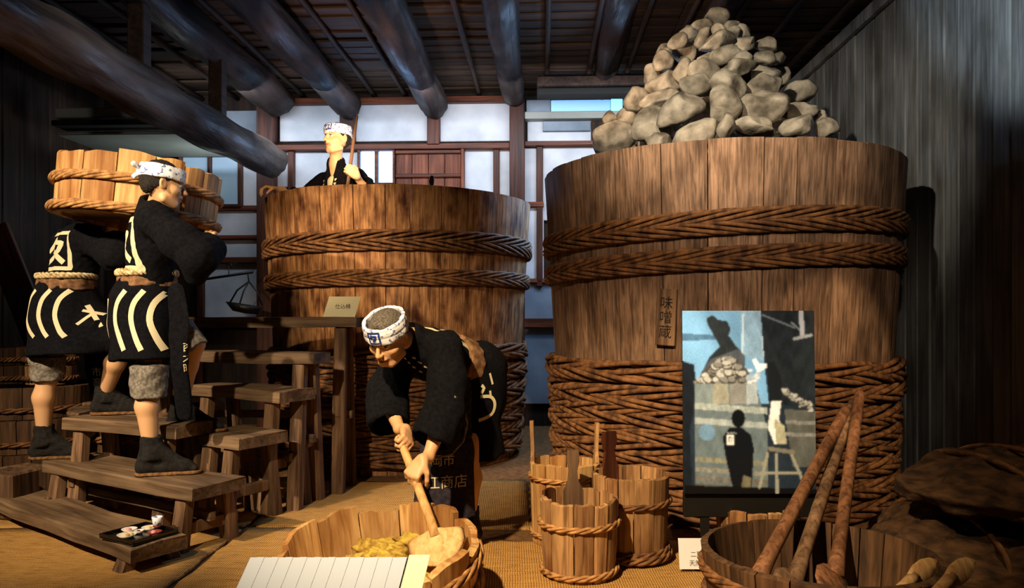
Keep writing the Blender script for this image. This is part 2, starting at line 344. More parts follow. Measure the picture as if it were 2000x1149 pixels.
# ceiling with planks, battens and round log beams
ce = MB().box((-5.2, -1, 3.56), (4, 8.6, 3.7)).obj('ceiling', M['dark']); tag(ce, kind='structure')
for k in range(23):
    v = 4.1+k*.17
    for (a, b) in ((-4.4, -2.1), (-2.1, -.3), (-.3, 1.1), (1.1, 2.9)):
        o = MB().box((a, 0, 0), (b-.006, .178, .02), .004, .003).obj('ceiling_plank', M['ceil'], ce, loc=(a*0, 0, 0), rot=(radians(random.uniform(3, 6)), random.uniform(-.004, .004), -TH))
        o.location = (v*ST, v*CT, 3.525+random.uniform(0, .006))
for k in range(18):
    u = -4.0+k*.37+random.uniform(-.03, .03)
    MB().tube([(0, 4.0+j*.4, random.uniform(-.006, .006)) for j in range(11)], [.022+.004*random.random() for _ in range(11)], 8).obj('ceiling_batten', M['batten'], ce, True, loc=(u*CT-.2*ST, 0, 3.50), rot=(0, 0, -TH))
def log(pts, rads, mat, name='log_beam', seed=0, n=36, parent=ce):
    rs = np.random.default_rng(seed); ps = [Vector(p) for p in pts]
    # resample
    out = []; rr = []
    for i in range(len(ps)-1):
        for j in range(16): t = j/16; out.append(ps[i].lerp(ps[i+1], t)); rr.append(rads[i]*(1-t)+rads[i+1]*t)
    out.append(ps[-1]); rr.append(rads[-1])
    V, Fc = tube(out, rr, n); V = np.array([tuple(v) for v in V]); m = len(out); ph = rs.random(6)*6
    for i in range(m):
        c = np.array(out[i])
        for k in range(n):
            a = 2*pi*k/n; s = 1+.06*sin(2*a+ph[0]+i*.13)+.05*sin(3*a+ph[1]-i*.21)+.05*sin(i*.5+ph[2])+.022*sin(7*a+i*.3+ph[3])+.018*sin(11*a-i*.17+ph[4])+.03*max(0, sin(i*1.1+ph[5]))**6*max(0, cos(a-ph[0]))
            V[i*n+k] = c+(V[i*n+k]-c)*s
    return worldobj(name, V, Fc, mat, parent, True)
def beam(px, py, r0, r1, Yn=3.6, seed=0, z=None):
    e = P(px, py, 7.72)
    if z: e.z = z
    d = Vector((ST, CT, 0)); s = e-d*(7.72-Yn); mid = (s+e)/2+Vector((.03*sin(seed), 0, .02*cos(seed*2)))
    return log([s, mid, e], [r0, (r0+r1)/2, r1], M['log'], seed=seed)
beam(545, 200, .17, .16, seed=1); beam(677, 205, .15, .14, seed=2); beam(846, 202, .165, .15, seed=3); beam(1004, 188, .14, .115, seed=4)
beam(1176, 172, .13, .12, seed=5); beam(1320, 172, .13, .12, seed=6); beam(330, 200, .16, .15, seed=7)
log([P(-160, -60, 3.2), P(40, 45, 3.75), P(250, 165, 4.7), P(420, 258, 6.0), P(532, 318, 7.55)], [.145, .15, .152, .165, .16], M['log_lit'], seed=9)
for (px, y0, y1, Y) in ((272, 40, 150, 4.95), (425, 150, 250, 6.1)):
    a = P(px, y1, Y); b = P(px, y0, Y); MB().box((a.x-.055, Y-.055, a.z), (a.x+.055, Y+.055, 3.5), .006).obj('prop', M['batten'], ce)
# straw mats covering the floor
def mat_thing(label, cx, cy, wx, wy, rot, z=0.004, seed=0, rag=.01):
    rs = np.random.default_rng(seed); nx, ny = 24, 24; V = []; Fc = []
    for lvl in (0, 1):
        for i in range(nx+1):
            for j in range(ny+1):
                x = (i/nx-.5)*wx; y = (j/ny-.5)*wy
                ex = rag*sin(j*1.7+seed)+rag*.7*sin(j*3.1+2*seed); ey = rag*sin(i*1.3+seed*3)
                if i in (0, nx): x += ex
                if j in (0, ny): y += ey
                hz = .006*sin(x*3+seed)*sin(y*2.6+seed*2)+.006
                V.append((x, y, hz+(.012 if lvl else 0)))
    N = (nx+1)*(ny+1); g = lambda l, i, j: l*N+i*(ny+1)+j
    for i in range(nx):
        for j in range(ny):
            Fc.append((g(1, i, j), g(1, i+1, j), g(1, i+1, j+1), g(1, i, j+1)))
    for i in range(nx): Fc += [(g(0, i, 0), g(0, i+1, 0), g(1, i+1, 0), g(1, i, 0)), (g(0, i+1, ny), g(0, i, ny), g(1, i, ny), g(1, i+1, ny))]
    for j in range(ny): Fc += [(g(0, 0, j+1), g(0, 0, j), g(1, 0, j), g(1, 0, j+1)), (g(0, nx, j), g(0, nx, j+1), g(1, nx, j+1), g(1, nx, j))]
    o = link('straw_mat', me('straw_mat', V, Fc, M['straw'], True), loc=(cx, cy, z), rot=(0, 0, rot))
    return tag(o, label, 'mat', 'straw mats on the floor')
for (lab, x0, x1, y0, y1, rg) in [
 ('brown straw mat under the lowest bench, at the bottom left corner', -3.9, -1.445, 1.6, 3.985, .006), ('dim straw mat under the feet of the middle benches, further back at the left', -3.9, -1.445, 4.005, 5.3, .006),
 ('straw mat on the floor between the lowest benches and the jagged tub', -1.425, -.2, 1.6, 3.985, .006), ('dim straw mat behind the bending worker, reaching the left vat', -1.425, .1, 4.005, 5.15, .006),
 ('bright yellow straw mat under the three tall buckets', -.17, 1.1, 2.97, 3.78, .02), ('bright ragged straw mat in the foreground, in front of the buckets', -.17, .66, 1.7, 2.93, .02),
 ('shaded straw mat under the large dark tub of paddles', .70, 2.55, 1.7, 2.95, .006)]:
    mat_thing(lab, (x0+x1)/2, (y0+y1)/2, x1-x0-.01, y1-y0-.01, 0, .0, int(abs(x0*7+y0*3)*3) % 17, rg)

# ================= COOPERED VESSELS =================
def strand_hoop(parent, R, z, a, b, ns, k, rs, mat, name='hoop', tilt=0, N=150, flat=1.0, z2=None, k2=None, cs=6, jit=0.0):
    """bundle of strands winding about a ring; with z2 a second, oppositely wound bundle below it gives the herringbone braid"""
    mb = MB(); ph0 = random.random()*6
    for (zz, kk) in ([(z, k)] if z2 is None else [(z, k), (z2, k2)]):
        for s in range(ns):
            V = []; Fc = []; f0 = 2*pi*s/ns+ph0; jj = random.random()*6
            for i in range(N):
                t = 2*pi*i/N; f = kk*t+f0
                rr = R+a*cos(f)+jit*sin(3*t+jj); zc = zz+b*sin(f)+jit*sin(2*t+jj*2)+tilt*cos(t)
                for c in range(cs):
                    g = 2*pi*c/cs; V.append(((rr+rs*cos(g))*cos(t), (rr+rs*cos(g))*sin(t), zc+rs*flat*sin(g)))
            for i in range(N):
                for c in range(cs):
                    p = i*cs+c; q = i*cs+(c+1) % cs; p2 = ((i+1) % N)*cs+c; q2 = ((i+1) % N)*cs+(c+1) % cs; Fc.append((p, p2, q2, q))
            mb.add(V, Fc)
    return mb.obj(name, mat, parent, True)
def stave_mesh(r0, r1, z0, z1, th, dth, mat, gap=.006, jag=0.0, seg=3, nz=1, bev=.006, topw=None):
    """one curved stave centred on +X; r0 outer radius at the bottom, r1 at the top"""
    V = []; Fc = []; na = seg+1
    g = gap/max(r1, .05); A = np.linspace(-dth/2+g/2, dth/2-g/2, na)
    jp = random.random()*6; jq = random.uniform(-.5, .5); tops = [z1+(jag*(jq-.16*abs(2*i_/(na-1)-1)**2+.22*sin(i_/(na-1)*3.5+jp)+.10*sin(i_/(na-1)*9+jp*2)) if jag else 0) for i_ in range(na)]
    zs = [0]+[1]*1
    for (ri, side) in ((0, 'o'), (1, 'i')):
        for lv in (0, 1):
            for n_, al in enumerate(A):
                z = z0 if lv == 0 else tops[n_]-(bev if side == 'o' else 0); R = (r0 if lv == 0 else r1)-(th if side == 'i' else 0)
                e = bev*.6 if (side == 'o' and n_ in (0, na-1)) else 0
                V.append(((R-e)*cos(al), (R-e)*sin(al), z))
    ix = lambda s, l, n_: (s*2+l)*na+n_
    for n_ in range(na-1):
        Fc += [(ix(0, 0, n_), ix(0, 0, n_+1), ix(0, 1, n_+1), ix(0, 1, n_)), (ix(1, 0, n_+1), ix(1, 0, n_), ix(1, 1, n_), ix(1, 1, n_+1)),
               (ix(0, 1, n_), ix(0, 1, n_+1), ix(1, 1, n_+1), ix(1, 1, n_)), (ix(0, 0, n_+1), ix(0, 0, n_), ix(1, 0, n_), ix(1, 0, n_+1))]
    for (n_, fl_) in ((0, 0), (na-1, 1)):
        f = (ix(0, 0, n_), ix(0, 1, n_), ix(1, 1, n_), ix(1, 0, n_)); Fc.append(f if not fl_ else f[::-1])
    return me('stave', V, Fc, mat)
def vessel(name, label, cat, loc, rt, rb, h, th, n, mat, rot=(0, 0, 0), jag=0, group=None, bottom=.04, botmat=None, z0=0.0, wob=.004, phase=None):
    t = thing(name, label, cat, loc, rot, group); ws = [random.uniform(.75, 1.3) for _ in range(n)]; s = sum(ws); a = random.random()*6 if phase is None else phase
    for w_ in ws:
        d = 2*pi*w_/s; m = stave_mesh(rb, rt, z0, h+random.uniform(-wob, wob), th, d, mat, jag=jag, seg=7 if jag else 3)
        link('stave', m, t, rot=(0, 0, a+d/2)); a += d
    if bottom is not None:
        rr = rb+(rt-rb)*bottom/h-th*.9
        V, Fc = lathe([(.001, bottom), (rr, bottom), (rr, bottom-.02), (.001, bottom-.02)], 32); link('tub_bottom', me('tub_bottom', V, [f[::-1] for f in Fc], botmat or mat), t)
    return t
# right vat
VRc = Vector((1.377, 5.03, 0)); RT, RB, VH = 1.155, 1.03, 2.10
vat_r = vessel('miso_vat', 'huge brown cedar vat heaped with stones, at the right', 'vat', VRc, RT, RB, VH, .06, 31, M['vat_r'], bottom=.2, phase=-1.62)
rad_r = lambda z: RB+(RT-RB)*z/VH
for (z, hh) in ((1.665, .085), (1.475, .075)):
    strand_hoop(vat_r, rad_r(z)+.012, z+hh*.36, .014, hh*.34, 6, 8, .0135, M['rope'], tilt=.045, N=220, z2=z-hh*.36, k2=-8, flat=.9)
zs = [.84, .715, .60, .50, .40, .30, .20, .10]
for i, z in enumerate(zs):
    strand_hoop(vat_r, rad_r(z)+.028, z+.022, .024, .028, 5, 5+i % 3, .016, M['rope'], tilt=.02*sin(i*1.7), N=180, z2=z-.026, k2=-7+i % 2, jit=.009)
V, Fc = lathe([(.001, 1.98), (RT-.09, 1.93), (RT-.09, 1.88), (.001, 1.88)], 40); link('lid', me('lid', V, [f[::-1] for f in Fc], M['dark_tub']), vat_r)
# plaque on the vat: stands proud of the staves, characters carved in it
pl = P(1286, 620, 3.93); an = atan2(pl.y-VRc.y, pl.x-VRc.x); rr = rad_r(1.15)
plq = thing('wooden_plaque', 'narrow weathered wooden plaque with faded carved characters, hung on the right vat', 'plaque', (VRc.x+(rr+.012)*cos(an), VRc.y+(rr+.012)*sin(an), 1.15), (0, radians(3), an+pi/2))
MB().box((-.055, -.012, -.155), (.055, .012, .155), .004).obj('board', M['leg'], plq)
def text2d(s, size, space=1.0, vert=False, step=None):
    """text outline filled as a flat mesh (numpy Nx2, faces); vert stacks the characters"""
    Vs = []; Fs = []; y = 0.0
    for ch in (list(s) if vert else [s]):
        c = bpy.data.curves.new('t', 'FONT'); c.body = ch; c.size = size; c.space_character = space; c.resolution_u = 2
        o = bpy.data.objects.new('t', c); COL.objects.link(o); dg = bpy.context.evaluated_depsgraph_get(); m = o.evaluated_get(dg).to_mesh()
        n = len(Vs); Vs += [(v.co.x, v.co.y+y) for v in m.vertices]; Fs += [tuple(i+n for i in p.vertices) for p in m.polygons]
        o.evaluated_get(dg).to_mesh_clear(); bpy.data.objects.remove(o); bpy.data.curves.remove(c); y -= size*1.05
    A = np.array(Vs); A -= (A.max(0)+A.min(0))/2
    return A, Fs
def flat_text(name, s, size, parent, fn, mat, **k):
    A, Fs = text2d(s, size, **k); return link(name, me(name, [fn(x, y) for x, y in A], Fs, mat), parent)
flat_text('lettering', '味噌蔵', .075, plq, lambda x, y: (x, -.0135, y), M['ink'], vert=True)
# left vat
VLc = Vector((-.956, 6.36, 0)); RTL, RBL = 1.115, .98
vat_l = vessel('miso_vat', 'huge amber brown vat with a worker standing inside it, behind the benches', 'vat', VLc, RTL, RBL, VH, .06, 29, M['vat_l'], bottom=.2, phase=-2.2)
rad_l = lambda z: RBL+(RTL-RBL)*z/VH
for (z, hh) in ((1.70, .10), (1.435, .075)):
    strand_hoop(vat_l, rad_l(z)+.013, z+hh*.32, .015, hh*.34, 6, 7, .0135, M['rope'], tilt=.012, N=200, z2=z-hh*.32, k2=-7, flat=.9)
for i, z in enumerate([.86, .72, .60, .48, .36, .24, .12]):
    strand_hoop(vat_l, rad_l(z)+.026, z+.022, .022, .028, 5, 5+i % 3, .015, M['rope'], tilt=.02*cos(i*1.3), N=150, z2=z-.024, k2=-6, jit=.008)
V, Fc = lathe([(.001, 1.08), (RTL-.11, 1.05), (RTL-.11, .98), (.001, .98)], 40); link('miso', me('miso', V, [f[::-1] for f in Fc], M['dark_tub']), vat_l)
pk = P(843, 350, 5.33); tag(MB().tube([(pk.x, pk.y, 2.08), (pk.x, pk.y, 2.13), (pk.x+.004, pk.y, 2.165)], [.012, .02, .012], 8).obj('wedge', M['dark'], None, True), 'small black wooden peg standing on the rim of the left vat', 'peg')
# stones on the right vat
ICO = None
def ico():
    global ICO
    if ICO is None:
        import bmesh
        b = bmesh.new(); bmesh.ops.create_icosphere(b, subdivisions=3, radius=1.0)
        ICO = (np.array([v.co[:] for v in b.verts]), [tuple(v.index for v in f.verts) for f in b.faces]); b.free()
    return ICO
def stone(loc, sx, sy, sz, ang, seed, label, flat=.0):
    rs = np.random.default_rng(seed); V, Fc = ico(); V = V.copy(); U = V.copy()
    for i in range(11):      # knock broad facets off the ball
        d = rs.normal(size=3); d /= np.linalg.norm(d); c = rs.uniform(.52, .88); s = V@d; k = np.clip(s-c, 0, None); V -= np.outer(k*.92, d)
    for (fq, am) in ((1.6, .09), (3.4, .035), (7, .012)):
        ph = rs.random(3)*6; W = rs.normal(size=(3, 3))*fq/1.5; V += U*(am*(np.sin(U@W[0]+ph[0])+np.sin(U@W[1]+ph[1])*np.sin(U@W[2]+ph[2])))[:, None]
    V = V/np.abs(V).max(0)*np.array((sx, sy, sz))
    o = link('stone', me('stone', V, Fc, M['stone'], True), loc=loc, rot=(rs.uniform(-.25, .25), ang, rs.uniform(-.3, .3)))
    return tag(o, label, 'stone', 'weight stones heaped on the right vat')
# (px, py, w, h, tilt deg) read off the photograph; courses from the rim up
S = 650/2000.0
courses = [
 ('lowest course, on the rim', [(1196,278,84,66,-10),(1272,250,76,70,-15),(1285,278,54,36,8),(1362,258,88,62,-20),(1419,247,34,46,0),(1482,247,90,34,5),(1560,245,70,38,-12),(1613,252,46,34,5)]),
 ('second course up', [(1192,236,28,36,-20),(1226,232,56,38,-8),(1331,216,96,56,-38),(1412,206,70,66,8),(1490,206,92,68,5),(1560,212,66,42,0),(1605,228,24,26,0)]),
 ('third course up', [(1244,188,54,48,-25),(1298,198,86,42,-8),(1360,167,64,44,15),(1424,170,78,56,22),(1488,170,72,46,-5),(1562,178,62,40,0)]),
 ('fourth course up', [(1300,160,72,52,-5),(1334,139,32,44,20),(1372,142,66,56,5),(1270,152,36,48,0),(1440,132,66,30,-12),(1493,155,66,46,12),(1528,148,28,32,0)]),
 ('fifth course up', [(1300,120,48,40,0),(1340,104,44,46,-25),(1380,118,36,34,0),(1420,110,66,36,-12),(1492,116,46,28,-4),(1522,114,26,26,10),(1450,118,40,30,0)]),
 ('sixth course up', [(1302,98,36,28,-10),(1326,82,40,26,-30),(1398,88,68,46,-8),(1372,76,46,34,-38),(1452,85,44,34,0),(1494,88,46,28,6)]),
 ('crown course just under the peak', [(1346,64,46,30,-20),(1404,58,26,22,0),(1430,68,34,26,-15),(1370,52,40,26,-25),(1452,62,30,24,20)]),
 ('very top of the heap', [(1392,40,62,40,-20),(1432,56,36,28,10)])]
ordn = ['first', 'second', 'third', 'fourth', 'fifth', 'sixth', 'seventh', 'eighth']
apex = Vector((VRc.x, VRc.y-.12, 3.12)); zr = 1.98
def cone_hit(px, py):
    """nearest distance at which the sight line meets the heap's cone"""
    best = None
    for i in range(400):
        Y = 3.9+i*.005; p = P(px, py, Y); rr = 1.02*(apex.z-p.z)/(apex.z-zr)
        if rr > 0 and math.hypot(p.x-apex.x, p.y-apex.y) <= rr: return p
    return P(px, py, 4.9)
sid = 100; eye = Vector((0, 0, EYE)); items = []
for ci, (cn, lst) in enumerate(courses):
    order = sorted(range(len(lst)), key=lambda i: lst[i][0])
    for rank, i in enumerate(order):
        px, py, w_, h_, tl = lst[i]; sid += 1; p = cone_hit(px, py); tone = 'large' if w_ > 65 else ('small' if w_ < 42 else 'middling')
        shp = 'long' if w_ > h_*1.5 else ('upright' if h_ > w_*1.08 else 'round')
        items.append(dict(px=px, py=py, w=w_, h=h_, tl=tl, Y=p.y+.1, ci=ci, sid=sid, lab=f"{tone} {shp} grey stone, {ordn[rank]} from the left in the {cn}"))
def dims(it):
    sc = it['Y']/F_; sx = it['w']*sc/2*1.16; sz = it['h']*sc/2*1.18; return sx, (sx+sz)*.45, sz
for rep in range(80):
    for a in range(len(items)):
        for b in range(a+1, len(items)):
            A, B = items[a], items[b]; pa = P(A['px'], A['py'], A['Y']); pb = P(B['px'], B['py'], B['Y']); da = dims(A); db = dims(B)
            dx = abs(pa.x-pb.x)/(da[0]+db[0]); dz = abs(pa.z-pb.z)/(da[2]+db[2]); q = 1-dx*dx-dz*dz
            if q <= 0: continue
            need = (da[1]+db[1])*sqrt(q)*.86; dY = B['Y']-A['Y']
            if abs(dY) < need:
                m_ = (need-abs(dY))*.5; s_ = 1 if (dY > 0 or (abs(dY) < .01 and B['ci'] >= A['ci'])) else -1
                A['Y'] -= m_*s_*.5; B['Y'] += m_*s_*.9
placed = []
for it in items:
    sx, sy, sz = dims(it); p = P(it['px'], it['py'], it['Y']); placed.append((p, (sx+sy+sz)/3))
    stone(p, sx, sy, sz, radians(it['tl']), it['sid'], it['lab'])
nh = 0
for k in range(3000):   # the rest of the heap behind, which carries the visible ones
    lev = random.random(); z = 2.06+lev*.8; rmax = .86*(1-lev)**.8; a = random.random()*2*pi; r_ = rmax*sqrt(random.random())
    p = Vector((apex.x+r_*cos(a), apex.y+.2+r_*sin(a), z)); s = random.uniform(.10, .13)
    if all((p-q).length > (s+qr)*.95 for q, qr in placed) and math.hypot(p.x-VRc.x, p.y-VRc.y) < .93:
        nh += 1; placed.append((p, s)); o = stone(p, s*1.1, s, s*.85, random.uniform(-.4, .4), 500+k, 'grey stone inside or at the back of the heap, mostly hidden by the others'); o['group'] = 'hidden stones within the heap'
    if nh > 40: break
# ================= STEPPED BENCHES =================
def bench(label, px, py, Z, L, W, ang=30, th=.065, lw=.085, legs=True, cat='bench'):
    Y = (EYE-Z)*F_/(py-HY) if abs(py-HY) > 8 else px[1]
    pxx = px if not isinstance(px, tuple) else px[0]
    X = (pxx-1000)/F_*Y; a = radians(ang); ex = Vector((cos(a), -sin(a), 0)); ey = Vector((sin(a), cos(a), 0))
    o = Vector((X, Y, 0))-ex*L
    t = thing('stepped_bench', label, cat, o, (0, 0, -a), 'stepped plank benches'); b = MB()
    n = 10; V = []; Fc = []       # worn plank, edges slightly wavy
    for i in range(n+1):
        x = L*i/n; wv = lambda s: .006*sin(x*9+s+px_seed)
        for (y, z, s) in ((0, Z-th, 0), (0, Z-.008, 1), (.008, Z, 2), (W/2, Z+.0, 3), (W-.008, Z, 4), (W, Z-.008, 5), (W, Z-th, 6)):
            V.append((x+(.004*sin(s*2.1) if i in (0, n) else 0), y+wv(s > 2)*(1 if s != 3 else 0), z+.003*sin(x*6+y*20)))
    for i in range(n):
        for s in range(7): p = i*7+s; q = i*7+(s+1) % 7; Fc.append((p, p+7, q+7, q))
    Fc = [f[::-1] for f in Fc]; Fc.append(tuple(range(7))); Fc.append(tuple(range(n*7, n*7+7))[::-1])
    link('seat_board', me('seat_board', V, Fc, M['bench']), t)
    if legs:
        for lx in (.11, L-.11):
            for (y0, sp) in ((.045, -.05), (W-.045, .05)):
                h = Z-th; k = h/1.0; V, Fc = box((-lw/2, -lw/2*.8, 0), (lw/2, lw/2*.8, 1), .008)
                V = [(v[0]*(1-.1*v[2]), v[1]*(1-.1*v[2])+sp*(1-v[2])*(.5+k), v[2]*h) for v in V]
                link('leg', me('leg', V, Fc, M['leg']), t, loc=(lx, y0, 0))
            if Z > .25:
                MB().box((-.02, -.03, -.03), (.02, W+.03, .03), .005).obj('cross_rail', M['leg'], t, loc=(lx, 0, (Z-th)*.45))
    if Z > .3 and L > .6: MB().box((.05, W/2-.02, Z*.42), (L-.05, W/2+.02, Z*.42+.05), .005).obj('stretcher', M['bench'], t)
    return t
px_seed = 0.0
bench('lowest plank bench, holding the little black food tray', 255, 1072, .14, 1.75, .27, 36)
px_seed = 1.0; bench('second-lowest plank bench, with the front feet of the two carrying workers on it', 374, 955, .34, 1.34, .31, 31)
px_seed = 2.2; bench('short square-topped bench, third step, just right of the carrying worker\'s front shoe', 467, 857, .51, .40, .33, 31)
px_seed = 3.1; bench('plank bench behind the carrying workers, under the raised shoe of the left one', 345, 833, .58, .86, .26, 22)
px_seed = 4.0; bench('fourth step, thick pale plank bench with a rounded left end', 547, 765, .73, .80, .27, 31)
px_seed = 5.0; bench('fifth step, long narrow plank bench below the highest one', 612, 690, .94, 1.15, .22, 14)
px_seed = 6.0; bench('highest plank bench, holding the cream paper card', (695, 4.80), 620, 1.15, 1.45, .20, 4)
# round lid seen behind the workers' feet
rl = thing('round_lid', 'round grey wooden lid on a low tub behind the carrying workers\' feet', 'lid', (-2.42, 4.95, .53))
V, Fc = lathe([(.001, .03), (.46, .03), (.475, .015), (.47, 0), (.001, 0)], 40); link('board', me('board', V, [f[::-1] for f in Fc], M['leg']), rl)
MB().box((-.43, -.035, .03), (.43, .035, .055), .006).obj('batten', M['leg'], rl)
def bands(t, spec, mat, ns=3, tilt=0):
    for (R, z, s, k) in spec: strand_hoop(t, R+s*.6, z, s*.5, s*.75, ns, k, s*.62, mat, tilt=tilt, N=110)
tb = vessel('low_tub', 'low dark tub under the round lid behind the carrying workers', 'tub', (-2.42, 4.95, 0), .42, .40, .525, .03, 18, M['dark_tub'], wob=0)
bands(tb, [(.41, .40, .018, 12), (.405, .15, .018, 12)], M['rope'])
# stacked tubs at the far left
for i, (x, y, z, r, h, lab) in enumerate([(-3.45, 5.35, 0, .43, .225, 'bottom of the stack of wide low tubs at the left edge'), (-3.45, 5.35, .23, .43, .225, 'middle one of the stack of wide low tubs at the left edge'),
      (-3.45, 5.35, .46, .42, .215, 'topmost of the stack of wide low tubs at the left edge, carrying the small tubs'),
      (-3.62, 5.35, .68, .15, .13, 'small brown tub at the very left edge, lower of its pair'), (-3.62, 5.35, .815, .15, .12, 'small brown tub at the very left edge, upper of its pair'),
      (-3.29, 5.3, .68, .16, .13, 'small pale tub beside the left worker\'s knee, lower of its pair'), (-3.29, 5.3, .815, .16, .12, 'small pale tub beside the left worker\'s knee, upper of its pair')]):
    t = vessel('low_tub', lab, 'tub', (x, y, z), r, r*.97, h, .02, 16 if r > .3 else 10, M['bucket'] if i > 4 else M['dark_tub'], bottom=.02, wob=0)
    bands(t, [(r*.985, h*.3, .014, 12)], M['rope'])
for i, (px, py, Y, sx, sy, sz, lab) in enumerate([(40, 905, 4.55, .13, .12, .11, 'square wooden block lying on the floor at the left end of the second bench'), (20, 905, 4.25, .11, .10, .13, 'rough timber block at the left edge, beside the lowest bench')]):
    p = P(px, py, Y); t = MB().box((-sx, -sy, 0), (sx, sy, sz*2), .012, .004).obj('timber_block', M['leg'], loc=(p.x, p.y, 0.012), rot=(0, 0, -.5+i*.3)); tag(t, lab, 'block')
lb = MB().box((-.12, -.02, -1.0), (.12, .02, 1.0), .006).obj('leaning_board', M['post'], loc=(-3.92, 6.15, .97), rot=(0, radians(-22), 0))
tag(lb, 'dark reddish board slanting behind the left worker and the carried tub', 'board')
# ================= CARRIED TUB =================
random.seed(21)
ct = vessel('carried_tub', 'shallow pale tub with bamboo hoops, carried on the shoulders of two workers', 'tub', (-2.07, 4.1, 1.665), .41, .40, .315, .035, 15, M['tub'], rot=(radians(-2.5), radians(5), 0), jag=.02, bottom=.04)
for (z, s, k) in ((.18, .017, 6), (.03, .019, 6)): strand_hoop(ct, .405+.012, z, .010, .016, 6, k, .009, M['rope_lt'], tilt=.004, N=150, jit=.002)
# ================= TALL BUCKETS =================
def bucket(lab, px, Y, rt, rb, h, handles, hz, mat, jag=0, seed=1, hs=.010):
    random.seed(seed); X = (px-1000)/F_*Y
    t = vessel('tall_bucket', lab, 'bucket', (X, Y, .02), rt, rb, h, .017, 12, mat, bottom=.05, jag=jag)
    for z in hz: strand_hoop(t, rb+(rt-rb)*z/h+hs*.55, z, hs*.4, hs*.7, 3, 7, hs*.62, M['rope_lt'] if seed != 2 else M['rope'], tilt=.004, N=110)
    for (a, r0, hh, w0, w1, mt) in handles:
        n = MB(); x = (rt-.012); seg = [(0, w0*1.0), (.5, w0*.95), (.62, w1*.8), (.74, w1*.62), (.86, w1), (1, w1*.9)]; V = []; Fc = []
        for (q, ww) in seg:
            z = h-.20+(hh+.20)*q; xx = x+(rt-rb)*(z-h)/h
            V += [(xx-.013, -ww, z), (xx+.006, -ww, z), (xx+.006, ww, z), (xx-.013, ww, z)]
        for i in range(len(seg)-1):
            for s in range(4): p = i*4+s; q = i*4+(s+1) % 4; Fc.append((p, q, q+4, p+4))
        Fc += [(3, 2, 1, 0), tuple(range(len(V)-4, len(V)))]
        link('handle', me('handle', V, Fc, M[mt]), t, rot=(0, 0, a))
    return t
bucket('pale tall bucket with two upright handles, at the back of the three', 1103, 3.78, .178, .165, .40, [(radians(172), 0, .20, .028, .014, 'bucket'), (radians(8), 0, .19, .028, .014, 'bucket')], (.33, .05), M['tub'], .012, 1)
b2 = bucket('brown tall bucket with a dark red paddle-shaped handle, right one of the three', 1231, 3.52, .182, .168, .395, [(radians(118), 0, .17, .055, .042, 'post')], (.27, .05), M['bucket'], 0, 2, .012)
strand_hoop(b2, .185, .03, .006, .012, 3, 7, .009, M['rope'], N=110)
bucket('jagged-rimmed tall bucket with one worn handle, foremost of the three', 1131, 3.28, .173, .158, .345, [(radians(95), 0, .17, .050, .030, 'leg')], (.235, .03), M['bucket'], .022, 3, .012)
# ================= FRONT JAGGED TUB =================
random.seed(5)
ft = vessel('jagged_tub', 'shallow yellow tub with a jagged worn rim, at the bottom centre', 'tub', (-.503, 2.88, .05), .392, .37, .237, .03, 13, M['tub'], rot=(radians(9), radians(-4), 0), jag=.04, bottom=.03)
strand_hoop(ft, .385, .06, .008, .016, 5, 7, .01, M['rope_lt'], N=120); strand_hoop(ft, .392, .17, .008, .014, 4, 7, .009, M['rope_lt'], N=120)
V, Fc = ico(); rs = np.random.default_rng(3); mm = MB()
for k in range(46):
    a = random.random()*2*pi; r_ = .17*sqrt(random.random()); s = random.uniform(.025, .05); ph = random.random()*9
    U = V*np.array((s*1.3, s, s*.7))*(1+.22*np.sin(V@np.array((4, 3, 5))+ph)+.1*np.sin(V@np.array((9, -7, 6))+ph))[:, None]
    mm.add(U+np.array((r_*cos(a)*1.3+.06, r_*sin(a)+.13, .07+random.uniform(-.01, .03)+.05*max(0, sin(a))), ), Fc)
M['miso'] = noisy('yellow_bean_mash', '#c8b04a', '#8a6a2a', 30, .8, .6, .005)
o = mm.obj('bean_mash', M['miso'], None, True, loc=(-.503, 2.88, .065)); tag(o, 'lumpy yellow bean mash lying in the jagged tub', 'mash', kind='stuff')
# paddles
def paddle(name, lab, grip, neck, tip, mat, rr=.019, bw=.105, bl=None, group=None, shape='shovel', towards=Vector((0, -1, .25))):
    grip, neck, tip = Vector(grip), Vector(neck), Vector(tip); t = thing(name, lab, 'paddle', neck, group=group)
    d = (tip-neck); L = d.length; d.normalize(); nrm = (towards-d*towards.dot(d)).normalized(); s = d.cross(nrm).normalized()
    g = grip-neck; ext = (-d*.02+g*0)
    MB().tube([g*1.0, g*.97, g*.5, g*.1, d*.03], [rr*.8, rr*.95, rr, rr*1.05, rr*1.25], 12).obj('shaft', mat, t, True)
    prof = {'shovel': [(0, .28), (.04, .45), (.10, .92), (.18, 1.0), (.45, 1.0), (.62, .88), (.80, .66), (.92, .42), (1, .1)], 'round': [(0, .3), (.1, .7), (.3, 1), (.6, 1), (.85, .7), (1, .15)]}[shape]
    V = []; Fc = []
    for (q, ww) in prof:
        c = d*(L*q)+nrm*(.012*q*q); th = .010-.005*q
        for (sx, sy) in ((-1, 0), (-.8, 1), (0, 1.25), (.8, 1), (1, 0), (.8, -1), (0, -1.1), (-.8, -1)): V.append(c+s*(sx*ww*bw)+nrm*(sy*th))
    for i in range(len(prof)-1):
        for k in range(8): p = i*8+k; q = i*8+(k+1) % 8; Fc.append((p, q, q+8, p+8))
    Fc += [tuple(range(8))[::-1], tuple(range(len(V)-8, len(V)))]
    link('blade', me('blade', V, Fc, mat, True), t); return t
GR = P(783, 862, 3.22); NK = P(848, 1036, 2.93); TP = P(862, 1108, 2.83)
paddle('wooden_paddle', 'long pale wooden paddle dipping into the jagged tub, held by the bending worker', GR+(GR-NK)*.06, NK, TP, M['paddle'], .0185, .114)
